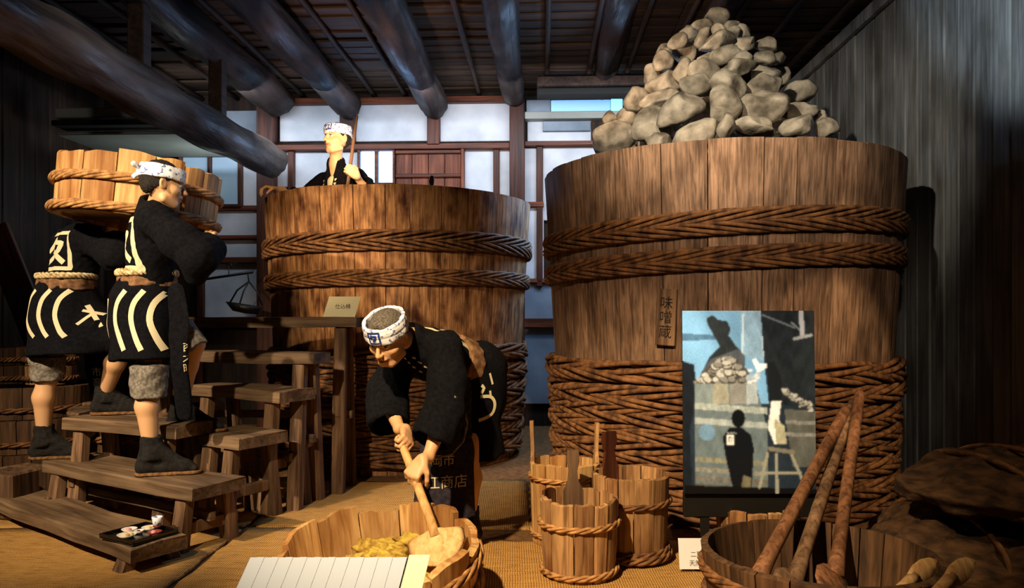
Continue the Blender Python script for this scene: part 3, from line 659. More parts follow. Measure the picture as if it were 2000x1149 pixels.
# ================= LARGE TUB OF PADDLES =================
random.seed(8)
bt = vessel('paddle_tub', 'large dark brown tub holding wooden paddles, at the bottom right', 'tub', (1.115, 2.71, .02), .415, .38, .285, .028, 20, M['dark_tub'], bottom=.03, wob=.002)
strand_hoop(bt, .40, .10, .008, .014, 5, 8, .009, M['rope'], N=120); strand_hoop(bt, .41, .21, .008, .014, 5, 8, .009, M['rope'], N=120)
for (a, b, c, m, lab, r_) in [((1652, 800, 3.55), (1482, 1125, 2.74), (1455, 1180, 2.62), 'paddle_dk', 'reddish-brown paddle in the large tub, the leftmost and most slanting handle', .027),
        ((1667, 785, 3.62), (1555, 1125, 2.82), (1530, 1190, 2.66), 'leg', 'greyer paddle in the large tub, its handle just right of the most slanting one', .026),
        ((1679, 768, 3.60), (1633, 1115, 2.86), (1620, 1190, 2.66), 'paddle_dk', 'brown paddle in the large tub, its handle the most upright of the three', .026)]:
    paddle('wooden_paddle', lab, P(*a), P(*b), P(*c), M[m], r_, .085, group='paddles in the large tub', shape='round')
for (px, lab) in ((1822, 'pale paddle tip inside the large tub, left one of the two'), (1895, 'pale paddle tip at the right rim of the large tub, right one of the two')):
    q = P(px, 1112, 2.42 if px > 1850 else 2.5); paddle('wooden_paddle', lab, q+Vector((-.30, -.22, -.06)), q+Vector((-.11, -.06, -.02)), q+Vector((.02, .03, .015)), M['paddle'], .018, .035, group='paddle tips in the large tub', shape='round')
random.seed(9)
st = vessel('low_tub', 'small light brown tub behind the paddle tub, under the photograph', 'tub', (1.14, 3.5, .01), .175, .16, .26, .016, 12, M['bucket'], jag=.012, bottom=.03)
strand_hoop(st, .172, .12, .005, .01, 3, 7, .008, M['rope'], N=90)
# ================= SIGNS AND CARDS =================
sg = thing('information_sign', 'white ribbed information board on a stand, in front of the jagged tub', 'sign', (-.455, 1.9, 0))
a0 = radians(38)
def sl(x, t_, n=0): return Vector((x, -t_*cos(a0)+n*sin(a0)*-1, .535-t_*sin(a0)+n*cos(a0)))
V, Fc = box((0, 0, 0), (1, 1, 1)); 
def slab_at(x0, x1, t0, t1, n0, n1, sk=0.0):
    mb = MB(); VV, FF = box((0, 0, 0), (1, 1, 1), .0)
    return mb.add([sl(x0+(x1-x0)*v[0]-sk*(t0+(t1-t0)*v[1]), t0+(t1-t0)*v[1], n0+(n1-n0)*v[2]) for v in VV], [f[::-1] for f in FF])
slab_at(-.215, .23, 0, .30, -.02, 0, .12).obj('board', M['metal'], sg)
M['rib'] = plain('white_ribbed_paper', '#9aa4b2', .6, .3)
for k in range(22): slab_at(-.213+k*.0182, -.213+k*.0182+.0182, .002, .298, .0005, .0035+.0015*(k % 2), .12).obj('rib', M['rib'], sg)
slab_at(.192, .245, -.004, .30, .004, .006, .12).obj('paper_strip', M['card'], sg)
A, Fs = text2d('明治', .028, vert=True); link('lettering', me('lettering', [sl(.205+x, .125-y, .0068) for x, y in A], Fs, M['ink']), sg)
MB().tube([(0, -.12, .43), (0, -.12, .03)], .016, 10).obj('post', M['metal'], sg, True); MB().box((-.12, -.22, .02), (.12, -.02, .035), .004).obj('base_plate', M['metal'], sg)
cd = thing('paper_card', 'white card printed with lines of black characters, beside the right bucket', 'card', (.86, 3.30, .03))
V, Fc = box((-.115, -.0015, 0), (.16, .0015, .128)); link('sheet', me('sheet', [(v[0], v[1]+v[2]*.25, v[2]) for v in V], Fc, M['whitecard']), cd)
for (s, z, x) in (('「六尺桶」', .098, .055), ('二夏二冬（二年間）', .062, .045), ('天然醸造で熟成', .026, .02)): flat_text('lettering', s, .030 if z > .09 else .026, cd, lambda u, v, z=z, x=x: (u+x, -.0025+(z+v)*.25, z+v), M['ink'])
c2 = thing('paper_card', 'cream paper card leaning on the highest bench in front of the left vat', 'card', (P(662, 617, 4.86).x, 4.86, 1.152))
V, Fc = box((-.105, -.002, 0), (.105, .002, .135)); link('sheet', me('sheet', [(v[0]+v[2]*.22, v[1]+v[2]*.35, v[2]) for v in V], Fc, M['card']), c2)
flat_text('lettering', '仕込桶', .034, c2, lambda u, v: (u+.02, -.0035+(.07+v)*.35, .07+v), M['ink'])
# ================= PHOTOGRAPH ON ITS STAND =================
PW, PH = .606, .835
def paint_print():
    W_, H_ = 146, 200; x = (np.arange(W_)+.5)/W_*735+93; y = (np.arange(H_)+.5)/H_*988+57; X, Y = np.meshgrid(x, y)
    hx = lambda c: np.array(lin(c)[:3]); I = np.zeros((H_, W_, 3)); rs = np.random.default_rng(4)
    def nz(s, k=3):
        o = np.zeros_like(X)
        for _ in range(6): a = rs.normal(size=2)*s; o += np.sin(X*a[0]+Y*a[1]+rs.random()*6+1.5*np.sin(X*a[1]*1.7))
        return o/6
    def put(mask, c, am=.0, s=.05):
        I[mask] = hx(c)*(1+am*nz(s)[mask])[:, None] if am else hx(c)
    def poly(pts):
        m = np.zeros(X.shape, bool); n = len(pts)
        for i in range(n):
            (x0, y0), (x1, y1) = pts[i], pts[(i+1) % n]
            if y0 == y1: continue
            c = ((Y >= min(y0, y1)) & (Y < max(y0, y1))) & (X < x0+(Y-y0)*(x1-x0)/(y1-y0)); m ^= c
        return m
    def ell(cx, cy, rx, ry, a=0):
        u = (X-cx)*cos(a)+(Y-cy)*sin(a); v = -(X-cx)*sin(a)+(Y-cy)*cos(a); return (u/rx)**2+(v/ry)**2 < 1
    def line(x0, y0, x1, y1, w):
        d = np.array((x1-x0, y1-y0), float); L = d@d; t = np.clip(((X-x0)*d[0]+(Y-y0)*d[1])/L, 0, 1); return np.hypot(X-x0-t*d[0], Y-y0-t*d[1]) < w/2
    put(X > 0, '#24303a', .3); put(poly([(93, 57), (530, 57), (545, 330), (570, 560), (160, 560), (93, 400)]), '#5d97b8', .35, .012)
    put(poly([(93, 180), (290, 190), (290, 215), (93, 220)]), '#3d6a86', .3); put(poly([(415, 57), (530, 57), (545, 330), (425, 300)]), '#6f93a6', .3)
    put(line(432, 80, 425, 300, 12), '#9db9c2'); put(line(538, 200, 545, 300, 8), '#a9bcc0')
    put(poly([(530, 57), (830, 57), (830, 620), (640, 560), (570, 400), (545, 300)]), '#23292b', .4, .03)
    put(line(540, 80, 720, 150, 9), '#5f6b6c'); put(line(755, 57, 760, 185, 26), '#95999a'); put(line(715, 210, 808, 190, 16), '#868b88'); put(line(700, 120, 745, 160, 8), '#757c7c')
    put(poly([(93, 330), (160, 350), (165, 560), (130, 700), (140, 1045), (93, 1045)]), '#1c2226', .3)
    put(poly([(230, 95), (262, 80), (290, 105), (345, 115), (362, 160), (350, 190), (385, 240), (430, 290), (440, 350), (300, 330), (190, 410), (240, 310), (300, 250), (262, 180), (232, 130)]), '#2b3133', .3)
    put(poly([(190, 400), (250, 320), (400, 265), (440, 300), (440, 360), (300, 330)]), '#4a5052', .3)
    put(poly([(160, 450), (250, 340), (340, 310), (430, 350), (500, 450), (500, 480), (160, 480)]), '#4a4336')
    for k in range(90):
        t = rs.random(); cy = 318+t*135; hw = 25+t*150; cx = 335+(rs.random()-.5)*2*hw; q_ = rs.random(3); put(ell(cx, cy+4, 25+6*q_[0], 15+5*q_[1], q_[2]-.5), '#3a362e'); put(ell(cx, cy, 21+6*q_[0], 11+5*q_[1], q_[2]-.5), ['#8f8c7a', '#767464', '#a3a08c'][k % 3], .15)
    for k in range(18): put(ell(450+rs.random()*70, 340+rs.random()*110, 14, 9, rs.normal()*.4), ['#8a99a0', '#b5bcb4'][k % 2])
    put(poly([(478, 320), (500, 316), (520, 345), (575, 340), (580, 355), (510, 395), (495, 360)]), '#c4cfc8', .2)
    put(poly([(160, 450), (500, 450), (560, 700), (560, 1045), (160, 1045)]), '#5c6a66', .25, .04)
    for k, (a, b, c) in enumerate([(165, 260, '#6d7a72'), (260, 345, '#878468'), (355, 440, '#7c7a6a'), (445, 505, '#8f9a94')]): put(poly([(a, 455), (b, 452), (b+5, 560), (a, 565)]), c, .25, .06)
    for (y0, y1, c) in ((555, 590, '#8d9484'), (635, 668, '#8a9184'), (845, 872, '#7d7a5a'), (900, 925, '#7a7660'), (945, 975, '#6a6656'), (990, 1010, '#55503f')): put(poly([(160, y0), (560, y0+28), (560, y1+28), (160, y1)]), c, .45, .09)
    put(ell(225, 715, 45, 45), '#5c8196', .2)
    put(poly([(655, 590), (830, 600), (830, 900), (700, 900)]), '#57584a', .3, .06)
    for k in range(44): t = rs.random(); sx_, sy_ = 650+150*t+rs.normal()*12, 470+100*t+rs.random()*34; put(ell(sx_, sy_+4, 18, 11), '#2e2f2a'); put(ell(sx_, sy_, 15, 9, rs.normal()*.3), ['#a3a08c', '#86846f'][k % 2])
    for yy in (650, 715): put(poly([(660, yy), (830, yy+6), (830, yy+26), (660, yy+20)]), '#7a786a', .4)
    put(poly([(560, 340), (600, 330), (640, 430), (645, 560), (575, 560)]), '#1d2122'); put(poly([(585, 545), (640, 548), (625, 650), (655, 700), (668, 780), (600, 780), (563, 690)]), '#c9c8b4', .2)
    put(poly([(600, 640), (655, 680), (668, 778), (610, 780)]), '#9a9468', .3)
    put(ell(400, 640, 38, 48), '#131516'); put(poly([(312, 740), (350, 690), (420, 690), (470, 730), (485, 800), (470, 1030), (370, 1030), (330, 860)]), '#15171a')
    put(poly([(336, 730), (376, 730), (374, 785), (336, 782)]), '#c6c4ae'); put(poly([(344, 738), (368, 738), (366, 776), (344, 774)]), '#17191c'); put(line(350, 770, 364, 742, 7), '#c6c4ae'); put(line(350, 748, 362, 770, 6), '#c6c4ae')
    for k in range(3): put(line(338+k*18, 716, 350+k*18, 722, 6), '#8a8a80')
    put(poly([(410, 1030), (425, 945), (470, 960), (462, 1030)]), '#6a6340', .4); put(poly([(100, 1000), (830, 1020), (830, 1045), (95, 1045)]), '#151311')
    put(poly([(555, 790), (715, 812), (710, 835), (570, 815)]), '#6f6a50', .2)
    for (a, b, c, d_) in ((560, 830, 515, 1010), (608, 835, 612, 1040), (695, 840, 760, 990), (520, 935, 740, 935)): put(line(a, b, c, d_, 17), '#8a8668')
    for _ in range(2): I[1:-1, 1:-1] = (I[1:-1, 1:-1]*4+I[:-2, 1:-1]+I[2:, 1:-1]+I[1:-1, :-2]+I[1:-1, 2:])/8
    I *= (1+.05*rs.normal(size=I.shape[:2]))[..., None]
    lu = (I@np.array((.25, .6, .15)))[..., None]; I = I*.72+lu*.28*np.array((.9, 1.0, 1.1)); I = I**1.12*np.array((.92, 1.0, 1.22)); return np.clip(I, 0, 1)
I = paint_print(); H_, W_ = I.shape[:2]
stand = thing('display_stand', 'dark stand carrying the photograph in front of the right vat', 'stand', (1.09, 3.42, .0))
MB().box((-.30, -.008, .23), (.315, .020, .345), .004).obj('ledge', M['metal'], stand)
for x in (-.20, .22): MB().box((x-.02, -.002, .02), (x+.02, .02, .24), .003).obj('post', M['metal'], stand)
MB().box((-.27, -.10, .012), (.27, .12, .03), .004).obj('base_plate', M['metal'], stand)
pr = thing('photograph', 'large tinted photograph of workers heaping stones on a vat, standing on a dark stand', 'photograph', (1.085, 3.39, .345))
gx, gy = np.meshgrid(np.linspace(-PW/2, PW/2, W_+1), np.linspace(PH, 0, H_+1)); V = np.stack([gx.ravel(), np.full(gx.size, -.0045)+gy.ravel()*.03, gy.ravel()], 1)
ii = np.arange(H_*W_); r0 = ii//W_; c0 = ii % W_; q = r0*(W_+1)+c0; Fc = np.stack([q, q+W_+1, q+W_+2, q+1], 1)
m = bpy.data.meshes.new('print'); m.from_pydata(V.tolist(), [], Fc.tolist()); ca = m.color_attributes.new('Col', 'FLOAT_COLOR', 'CORNER')
cc = np.ones((H_*W_, 4, 4), np.float32); cc[:, :, :3] = I.reshape(-1, 1, 3)*2.0; ca.data.foreach_set('color', cc.ravel()); M['print'] = vcol('glossy_print', .25, .5); m.materials.append(M['print']); link('print', m, pr)
V, Fc = box((-PW/2, -.003, 0), (PW/2, .004, PH)); link('backing_board', me('backing_board', [(v[0], v[1]+v[2]*.03, v[2]) for v in V], Fc, M['metal']), pr)
# ================= FOOD TRAY =================
tr = thing('food_tray', 'square black lacquer tray with small dishes on the lowest bench', 'tray', (P(272, 1036, 3.42).x, 3.42, .143), (0, 0, radians(-30)))
MB().box((-.125, -.115, 0), (.125, .115, .008), .003).obj('tray_base', M['lacquer'], tr)
for (a, b) in (((-.125, -.115), (.125, -.107)), ((-.125, .107), (.125, .115)), ((-.125, -.107), (-.117, .107)), ((.117, -.107), (.125, .107))): MB().box((a[0], a[1], .008), (b[0], b[1], .022), .002).obj('rim', M['red'] if 0 else M['lacquer'], tr)
def dish(lab, x, y, r, mat, food, fm):
    c = Vector((x*cos(radians(-30))-y*sin(radians(-30)), x*sin(radians(-30))+y*cos(radians(-30)), .009))+tr.location
    t = thing('dish', lab, 'dish', c); V, Fc = lathe([(.001, 0), (r*.6, 0), (r, .014), (r*.95, .014), (r*.55, .004), (.001, .004)], 20); link('plate', me('plate', V, [f[::-1] for f in Fc], mat, True), t)
    V, Fc = ico()
    for k in range(food):
        a = k*2.4; link('morsel', me('morsel', V*np.array((r*.3, r*.26, r*.2))*(1+.1*np.sin(V@np.array((5., 4, 3))))[:, None], Fc, fm, True), t, loc=(r*.4*cos(a)*(k > 0), r*.4*sin(a)*(k > 0), .010))
M['porcelain'] = plain('white_porcelain', '#e6e2d8', .25, .5); M['pinkfood'] = plain('pink_morsel', '#d89a9a', .6); M['beige'] = plain('beige_morsel', '#d8c08a', .6); M['purple'] = plain('purple_pickle', '#6a3a5a', .5)
dish('small white dish of pale food at the left corner of the food tray', -.075, .0, .035, M['porcelain'], 3, M['pinkfood']); dish('white dish with beige morsels at the back of the food tray', -.02, .065, .036, M['porcelain'], 4, M['beige'])
dish('oblong pale dish at the front of the food tray', .0, -.06, .042, M['porcelain'], 4, M['beige']); dish('red dish at the right of the food tray', .068, .03, .033, M['red'], 3, M['pinkfood']); dish('tiny dish of purple pickles in the middle of the food tray', -.01, .005, .022, M['porcelain'], 3, M['purple'])
cpp = thing('cup', 'small patterned white cup on a red foot at the right end of the food tray', 'cup', P(307, 1034, 3.48)-Vector((0, 0, 0))); cpp.location.z = .143
V, Fc = lathe([(.001, 0), (.022, 0), (.008, .012), (.007, .022), (.02, .028), (.001, .028)], 20); link('foot', me('foot', V, [f[::-1] for f in Fc], M['red'], True), cpp)
V, Fc = lathe([(.001, .028), (.014, .028), (.020, .045), (.024, .072), (.021, .072), (.016, .045), (.001, .034)], 20); link('bowl', me('bowl', V, [f[::-1] for f in Fc], M['towel'], True), cpp)
# ================= BALANCE SCALE =================
bs = thing('balance_scale', 'black beam scale with a hanging boat-shaped pan, hung on the wall left of the vat', 'scale', P(448, 540, 7.5)); b0 = bs.location
q = lambda x, y: P(x, y, 7.5)-b0
MB().tube([q(380, 549), q(494, 531)], [.012, .016], 8).obj('beam', M['metal'], bs, True)
V = []; Fc = []; mj = 14
for i in range(mj):
    for j in range(6): a = 2*pi*i/mj; g = 2*pi*j/6; V.append((( .026+.006*cos(g))*cos(a), .006*sin(g), (.026+.006*cos(g))*sin(a)))
for i in range(mj):
    for j in range(6): Fc.append((i*6+j, i*6+(j+1) % 6, ((i+1) % mj)*6+(j+1) % 6, ((i+1) % mj)*6+j))
link('ring', me('ring', V, Fc, M['metal'], True), bs, loc=q(448, 520)); MB().tube([q(448, 524), q(446, 540)], .006, 6).obj('hook', M['metal'], bs, True); MB().tube([q(448, 516), q(448, 510)+Vector((0, .22, 0))], .005, 6).obj('nail', M['metal'], bs, True)
MB().tube([q(484, 533), q(486, 550)], .007, 6).obj('hanger', M['metal'], bs, True)
for (x, y, dy) in ((449, 592, 0), (475, 600, -.12), (512, 597, 0)): MB().tube([q(486, 550), (q(486, 550)+q(x, y))/2+Vector(((x-486)*.0006, dy/2, .02)), q(x, y)+Vector((0, dy, 0))], .009, 6).obj('cord', M['metal'], bs, True)
V, Fc = lathe([(.001, -.10), (.12, -.09), (.19, 0), (.175, 0), (.11, -.075), (.001, -.085)], 20); link('pan', me('pan', [(v[0], v[1]*.7, v[2]*.9-v[0]*.16) for v in V], [f[::-1] for f in Fc], M['metal'], True), bs, loc=q(478, 595))
# ================= FIGURES: signed-distance modelling, polygonised with surface nets =================
class Field:
    def __init__(s, lo, hi, h):
        s.lo = np.array(lo, np.float32); s.h = h; s.n = np.ceil((np.array(hi)-s.lo)/h).astype(int)+1; s.F = np.full(s.n, .3, np.float32)
        s.ax = [s.lo[i]+np.arange(s.n[i], dtype=np.float32)*h for i in range(3)]
    def sub(s, lo, hi, pad):
        a = np.clip(((np.array(lo)-pad-s.lo)/s.h).astype(int), 0, s.n); b = np.clip(((np.array(hi)+pad-s.lo)/s.h).astype(int)+2, 0, s.n)
        sl = tuple(slice(a[i], b[i]) for i in range(3)); return sl, s.ax[0][sl[0]][:, None, None], s.ax[1][sl[1]][None, :, None], s.ax[2][sl[2]][None, None, :]
    def comb(s, sl, d, k, op):
        A = s.F[sl]
        if op == 'u':
            if k > 0: hh = np.clip(.5+.5*(d-A)/k, 0, 1); s.F[sl] = A*hh+d*(1-hh)-k*hh*(1-hh)
            else: s.F[sl] = np.minimum(A, d)
        elif op == 's':
            if k > 0: hh = np.clip(.5-.5*(A+d)/k, 0, 1); s.F[sl] = A*(1-hh)-d*hh+k*hh*(1-hh)
            else: s.F[sl] = np.maximum(A, -d)
    def cone(s, a, b, ra, rb, k=.02, sq=None, q=1.0, op='u'):
        """rounded cone; sq/q: direction along which the section is scaled by q"""
        a = np.array(a, float); b = np.array(b, float); R = max(ra, rb)*max(1, q); sl, X, Y, Z = s.sub(np.minimum(a, b)-R, np.maximum(a, b)+R, k+.03)
        ab = b-a; L = max(ab@ab, 1e-9); t = np.clip(((X-a[0])*ab[0]+(Y-a[1])*ab[1]+(Z-a[2])*ab[2])/L, 0, 1)
        px, py, pz = X-a[0]-t*ab[0], Y-a[1]-t*ab[1], Z-a[2]-t*ab[2]
        if sq is not None:
            n = np.array(sq, float); n /= np.linalg.norm(n); w_ = (px*n[0]+py*n[1]+pz*n[2])*(1/q-1); px, py, pz = px+w_*n[0], py+w_*n[1], pz+w_*n[2]
        d = np.sqrt(px*px+py*py+pz*pz)-(ra+(rb-ra)*t)
        if q < 1: d = d*(.5+.5*q)
        s.comb(sl, d.astype(np.float32), k, op); return s
    def ell(s, c, axes, rad, k=.015, op='u'):
        c = np.array(c, float); R = max(rad); sl, X, Y, Z = s.sub(c-R, c+R, k+.03); x, y, z = X-c[0], Y-c[1], Z-c[2]; q2 = 0; q4 = 0
        for n, r in zip(axes, rad):
            n = np.array(n, float); v = x*n[0]+y*n[1]+z*n[2]; q2 = q2+(v/r)**2; q4 = q4+(v/(r*r))**2
        k0 = np.sqrt(q2); k1 = np.sqrt(q4)+1e-6; s.comb(sl, (k0*(k0-1)/k1).astype(np.float32), k, op); return s
    def frus(s, a, b, ra, rb, k=.01, sq=None, q=1.0, op='u', rnd=.004, band=None):
        """flat-ended (elliptical) cone; with band it is a hollow shell of that thickness"""
        a = np.array(a, float); b = np.array(b, float); R = max(ra, rb)*max(1, q); sl, X, Y, Z = s.sub(np.minimum(a, b)-R, np.maximum(a, b)+R, k+.02)
        ab = b-a; L = np.linalg.norm(ab); w_ = ab/L; t = ((X-a[0])*w_[0]+(Y-a[1])*w_[1]+(Z-a[2])*w_[2]); px, py, pz = X-a[0]-t*w_[0], Y-a[1]-t*w_[1], Z-a[2]-t*w_[2]
        if sq is not None:
            n = np.array(sq, float); n = n-w_*(n@w_); n /= np.linalg.norm(n); u = (px*n[0]+py*n[1]+pz*n[2])*(1/q-1); px, py, pz = px+u*n[0], py+u*n[1], pz+u*n[2]
        dr = np.sqrt(px*px+py*py+pz*pz)-(ra+(rb-ra)*np.clip(t/L, 0, 1)); 
        if q < 1: dr = dr*(.4+.6*q)
        if band: dr = np.abs(dr)-band
        dz = np.maximum(-t, t-L)
        d = np.minimum(np.maximum(dr, dz), 0)+np.sqrt(np.maximum(dr, 0)**2+np.maximum(dz, 0)**2)-rnd; s.comb(sl, d.astype(np.float32), k, op); return s
    def half(s, p, n, op='s'):
        """cut away the side of the plane that n points to"""
        n = np.array(n, float); n /= np.linalg.norm(n); p = np.array(p, float); d = (s.ax[0][:, None, None]-p[0])*n[0]+(s.ax[1][None, :, None]-p[1])*n[1]+(s.ax[2][None, None, :]-p[2])*n[2]
        s.F = np.maximum(s.F, d.astype(np.float32)); return s
    def wrinkle(s, amp, fr, seed=0, st=(1, 1, 1)):
        rs = np.random.default_rng(seed); X, Y, Z = s.ax[0][:, None, None]*st[0], s.ax[1][None, :, None]*st[1], s.ax[2][None, None, :]*st[2]; N = 0
        for i in range(3):
            a = rs.normal(size=3)*fr*(1+.6*i); b = rs.normal(size=3)*fr*.5; N = N+np.sin(X*a[0]+Y*a[1]+Z*a[2]+1.3*np.sin(X*b[0]+Y*b[1]+Z*b[2]+i)+rs.random()*6)/(1+.5*i)
        s.F = s.F+(amp*N).astype(np.float32); return s
    def mesh(s):
        F = s.F; h = s.h; F[0] = F[-1] = .1; F[:, 0] = F[:, -1] = .1; F[:, :, 0] = F[:, :, -1] = .1
        S = F < 0; c = [(i, j, k) for i in (0, 1) for j in (0, 1) for k in (0, 1)]; n = np.array(F.shape)-1
        cut = lambda A, o: A[o[0]:o[0]+n[0], o[1]:o[1]+n[1], o[2]:o[2]+n[2]]
        cnt = np.zeros(n, np.int8)
        for o in c: cnt += cut(S, o)
        act = np.argwhere((cnt > 0) & (cnt < 8)); idx = np.full(n, -1, np.int64); idx[tuple(act.T)] = np.arange(len(act))
        acc = np.zeros((len(act), 3)); num = np.zeros(len(act))
        for a in c:
            for ax in range(3):
                if a[ax]: continue
                b = list(a); b[ax] = 1; A = act+np.array(a); B = act+np.array(b); fa = F[tuple(A.T)]; fb = F[tuple(B.T)]; m = (fa < 0) != (fb < 0)
                t = fa[m]/(fa[m]-fb[m]); p = A[m].astype(float); p[:, ax] += t; acc[m] += p; num[m] += 1
        V = s.lo+acc/num[:, None]*h; Q = []
        for ax in range(3):
            o1, o2 = [(1, 2), (2, 0), (0, 1)][ax]; A0 = np.take(S, range(S.shape[ax]-1), ax); A1 = np.take(S, range(1, S.shape[ax]), ax); E = np.argwhere(A0 != A1)
            E = E[(E[:, o1] > 0) & (E[:, o2] > 0) & (E[:, o1] < n[o1]) & (E[:, o2] < n[o2])]
            d1 = np.zeros(3, int); d1[o1] = 1; d2 = np.zeros(3, int); d2[o2] = 1
            q = np.stack([idx[tuple((E-d1-d2).T)], idx[tuple((E-d2).T)], idx[tuple(E.T)], idx[tuple((E-d1).T)]], 1)
            ins = S[tuple(E.T)]; q[~ins] = q[~ins][:, ::-1]; Q.append(q)
        Q = np.concatenate(Q); Q = Q[(Q >= 0).all(1)]; return V, Q
    def obj(s, name, mat, parent, color=None):
        V, Q = s.mesh(); b = np.array(base_of(parent)); m = bpy.data.meshes.new(name)
        m.vertices.add(len(V)); m.vertices.foreach_set('co', (V-b).astype(np.float32).ravel()); m.loops.add(len(Q)*4); m.loops.foreach_set('vertex_index', Q.astype(np.int32).ravel())
        m.polygons.add(len(Q)); m.polygons.foreach_set('loop_start', np.arange(len(Q), dtype=np.int32)*4); m.polygons.foreach_set('loop_total', np.full(len(Q), 4, np.int32)); m.update(calc_edges=True)
        m.polygons.foreach_set('use_smooth', [True]*len(Q)); m.materials.append(mat)
        if color is not None:
            ca = m.color_attributes.new('Col', 'FLOAT_COLOR', 'POINT'); ca.data.foreach_set('color', color(V).astype(np.float32).ravel())
        o = link(name, m, parent); o['_w'] = 0; del o['_w']; s.VQ = (V, Q); return o
def nrm(v): v = np.array(v, float); return v/np.linalg.norm(v)
def hand(F, wr, d, pn, side, curl=(40, 60, 40), sp=.05, sz=1.0, thumb=1.0):
    """wrist, direction of the palm, palm normal, side = +1/-1 which side the thumb leaves"""
    wr = np.array(wr, float); d = nrm(d); pn = np.array(pn, float); pn = nrm(pn-d*(pn@d)); sd = np.cross(d, pn)*side
    pl_ = .085*sz
    for i, o in enumerate((-.030, -.010, .011, .031)):
        kn = wr+d*pl_*(.95+.05*(i in (1, 2)))+sd*o*sz*1.0; F.cone(wr+d*.012+sd*o*.55*sz, kn, .0125*sz, .0105*sz, .012, )
        L = (.030, .040, .042, .038)[i]*sz; p = kn; dd = d+sd*(o*sp*20*.1); ang = 0
        for j, c in enumerate(curl):
            ang += radians(c*(1+.06*(1.5-i))); q = nrm(d*cos(ang)+pn*sin(ang)+sd*o*sp*8*(1-j*.3)); e = p+q*L*(1, .68, .55)[j]; F.cone(p, e, (.0098, .009, .0083)[j]*sz, (.009, .0083, .0072)[j]*sz, .003); p = e
    F.ell(wr+d*pl_*.5+pn*.004, (sd, d, pn), (.036*sz, .048*sz, .0135*sz), .012)
    b = wr+d*.02+sd*.022*sz; m1 = b+nrm(sd*.8+d*.7+pn*.5)*.038*sz; m2 = m1+nrm(sd*.25*thumb+d*.8+pn*.8)*.032*sz; m3 = m2+nrm(-sd*.1+d*.6+pn*.9)*.024*sz
    F.cone(b, m1, .014*sz, .0115*sz, .012); F.cone(m1, m2, .0108*sz, .0098*sz, .004); F.cone(m2, m3, .0098*sz, .008*sz, .004)
def head(F, c, f, u, s=1.0):
    c = np.array(c, float); f = nrm(f); u = np.array(u, float); u = nrm(u-f*(u@f)); r = np.cross(f, u); A = (r, f, u); S = s; P_ = lambda a, b, d: c+(r*a+f*b+u*d)*S
    R3 = lambda a, b, d: (a*S, b*S, d*S)
    F.ell(P_(0, -.012, .032), A, R3(.075, .096, .084), .0); F.ell(P_(0, .022, -.035), A, R3(.058, .066, .070), .03); F.ell(P_(0, .048, -.085), A, R3(.030, .026, .022), .025)
    for sg in (-1, 1):
        F.ell(P_(sg*.046, .045, -.02), A, R3(.022, .028, .022), .02)                     # cheekbone
        F.cone(P_(sg*.052, .0, -.07), P_(sg*.024, .055, -.092), .018*S, .014*S, .02)       # jaw line
        F.ell(P_(sg*.030, .086, .010), A, R3(.017, .014, .012), .008, 's')                # eye socket
        F.ell(P_(sg*.030, .072, .009), A, R3(.0135, .0135, .0115), .002)                  # eyeball
        F.cone(P_(sg*.017, .084, .0185), P_(sg*.042, .072, .0165), .0045*S, .004*S, .004)    # upper lid
        F.cone(P_(sg*.012, .088, .030), P_(sg*.046, .074, .032), .007*S, .006*S, .01)      # brow
        F.ell(P_(sg*.0765, -.012, .002), (r*cos(.3)+f*.3*sg, f, u), R3(.008, .019, .032), .006); F.ell(P_(sg*.084, -.006, .004), A, R3(.006, .010, .018), .004, 's')
        F.ell(P_(sg*.011, .099, -.025), A, R3(.008, .010, .007), .005)                    # nostril wing
    F.cone(P_(0, .086, .022), P_(0, .110, -.022), .0065*S, .011*S, .009)
    F.ell(P_(0, .084, -.052), A, R3(.026, .014, .006), .006); F.ell(P_(0, .082, -.064), A, R3(.021, .014, .0065), .006); F.ell(P_(0, .100, -.0577), A, R3(.028, .012, .0017), .003, 's')
    F.ell(P_(0, .088, -.040), A, R3(.010, .010, .008), .008)
    return dict(c=c, f=f, u=u, r=r, S=S, P=P_)
def skin_color(H, base, hands=()):
    bc = np.array(lin(base)); 
    def fn(V):
        C = np.tile(bc, (len(V), 1)); q = (V-H['c'])/H['S']; a = q@H['r']; b = q@H['f']; d = q@H['u']
        def mixc(m, col, k=1.0): C[m] = C[m]*(1-k)+np.array(lin(col))*k
        mixc((abs(a) < .027) & (b > .072) & (abs(d+.058) < .012), '#a8604c', .75)
        ab = abs(a)
        mixc((abs(ab-.03) < .0145) & (b > .06) & (abs(d-.010) < .006), '#e8dcc8', .9); mixc((np.hypot(ab-.030, d-.010) < .0062) & (b > .06), '#1a120e')
        mixc((abs(ab-.03) < .0165) & (b > .055) & (abs(d-.0175) < .0032), '#2a1c16', .9)
        mixc((ab > .011) & (ab < .048) & (b > .055) & (abs(d-(.034-.12*(ab-.03)**1)) < .0052), '#2c211a', .85)
        mixc((abs(a) < .03) & (b > .06) & (abs(d+.0577) < .0022), '#4a241c', .9)
        return C
    return fn
def limb(F, pts, rs, k=.02):
    for i in range(len(pts)-1): F.cone(pts[i], pts[i+1], rs[i], rs[i+1], k)
def arm(F, sh, el, wr):
    sh, el, wr = map(np.array, (sh, el, wr)); F.cone(sh, el, .047, .036, .02); m = el+(wr-el)*.3; F.cone(el, m, .036, .038, .015); F.cone(m, wr, .038, .024, .015)
def leg(F, hip, kn, an, toe, back, shoe=True):
    hip, kn, an, toe = map(np.array, (hip, kn, an, toe)); F.cone(hip, kn, .072, .052, .03); m = kn+(an-kn)*.32+np.array(back)*.014; F.cone(kn, m, .050, .056, .02); F.cone(m, an, .055, .033, .02)
    F.cone(an, an+(toe-an)*.5+np.array((0, 0, -.03)), .034, .03, .02)
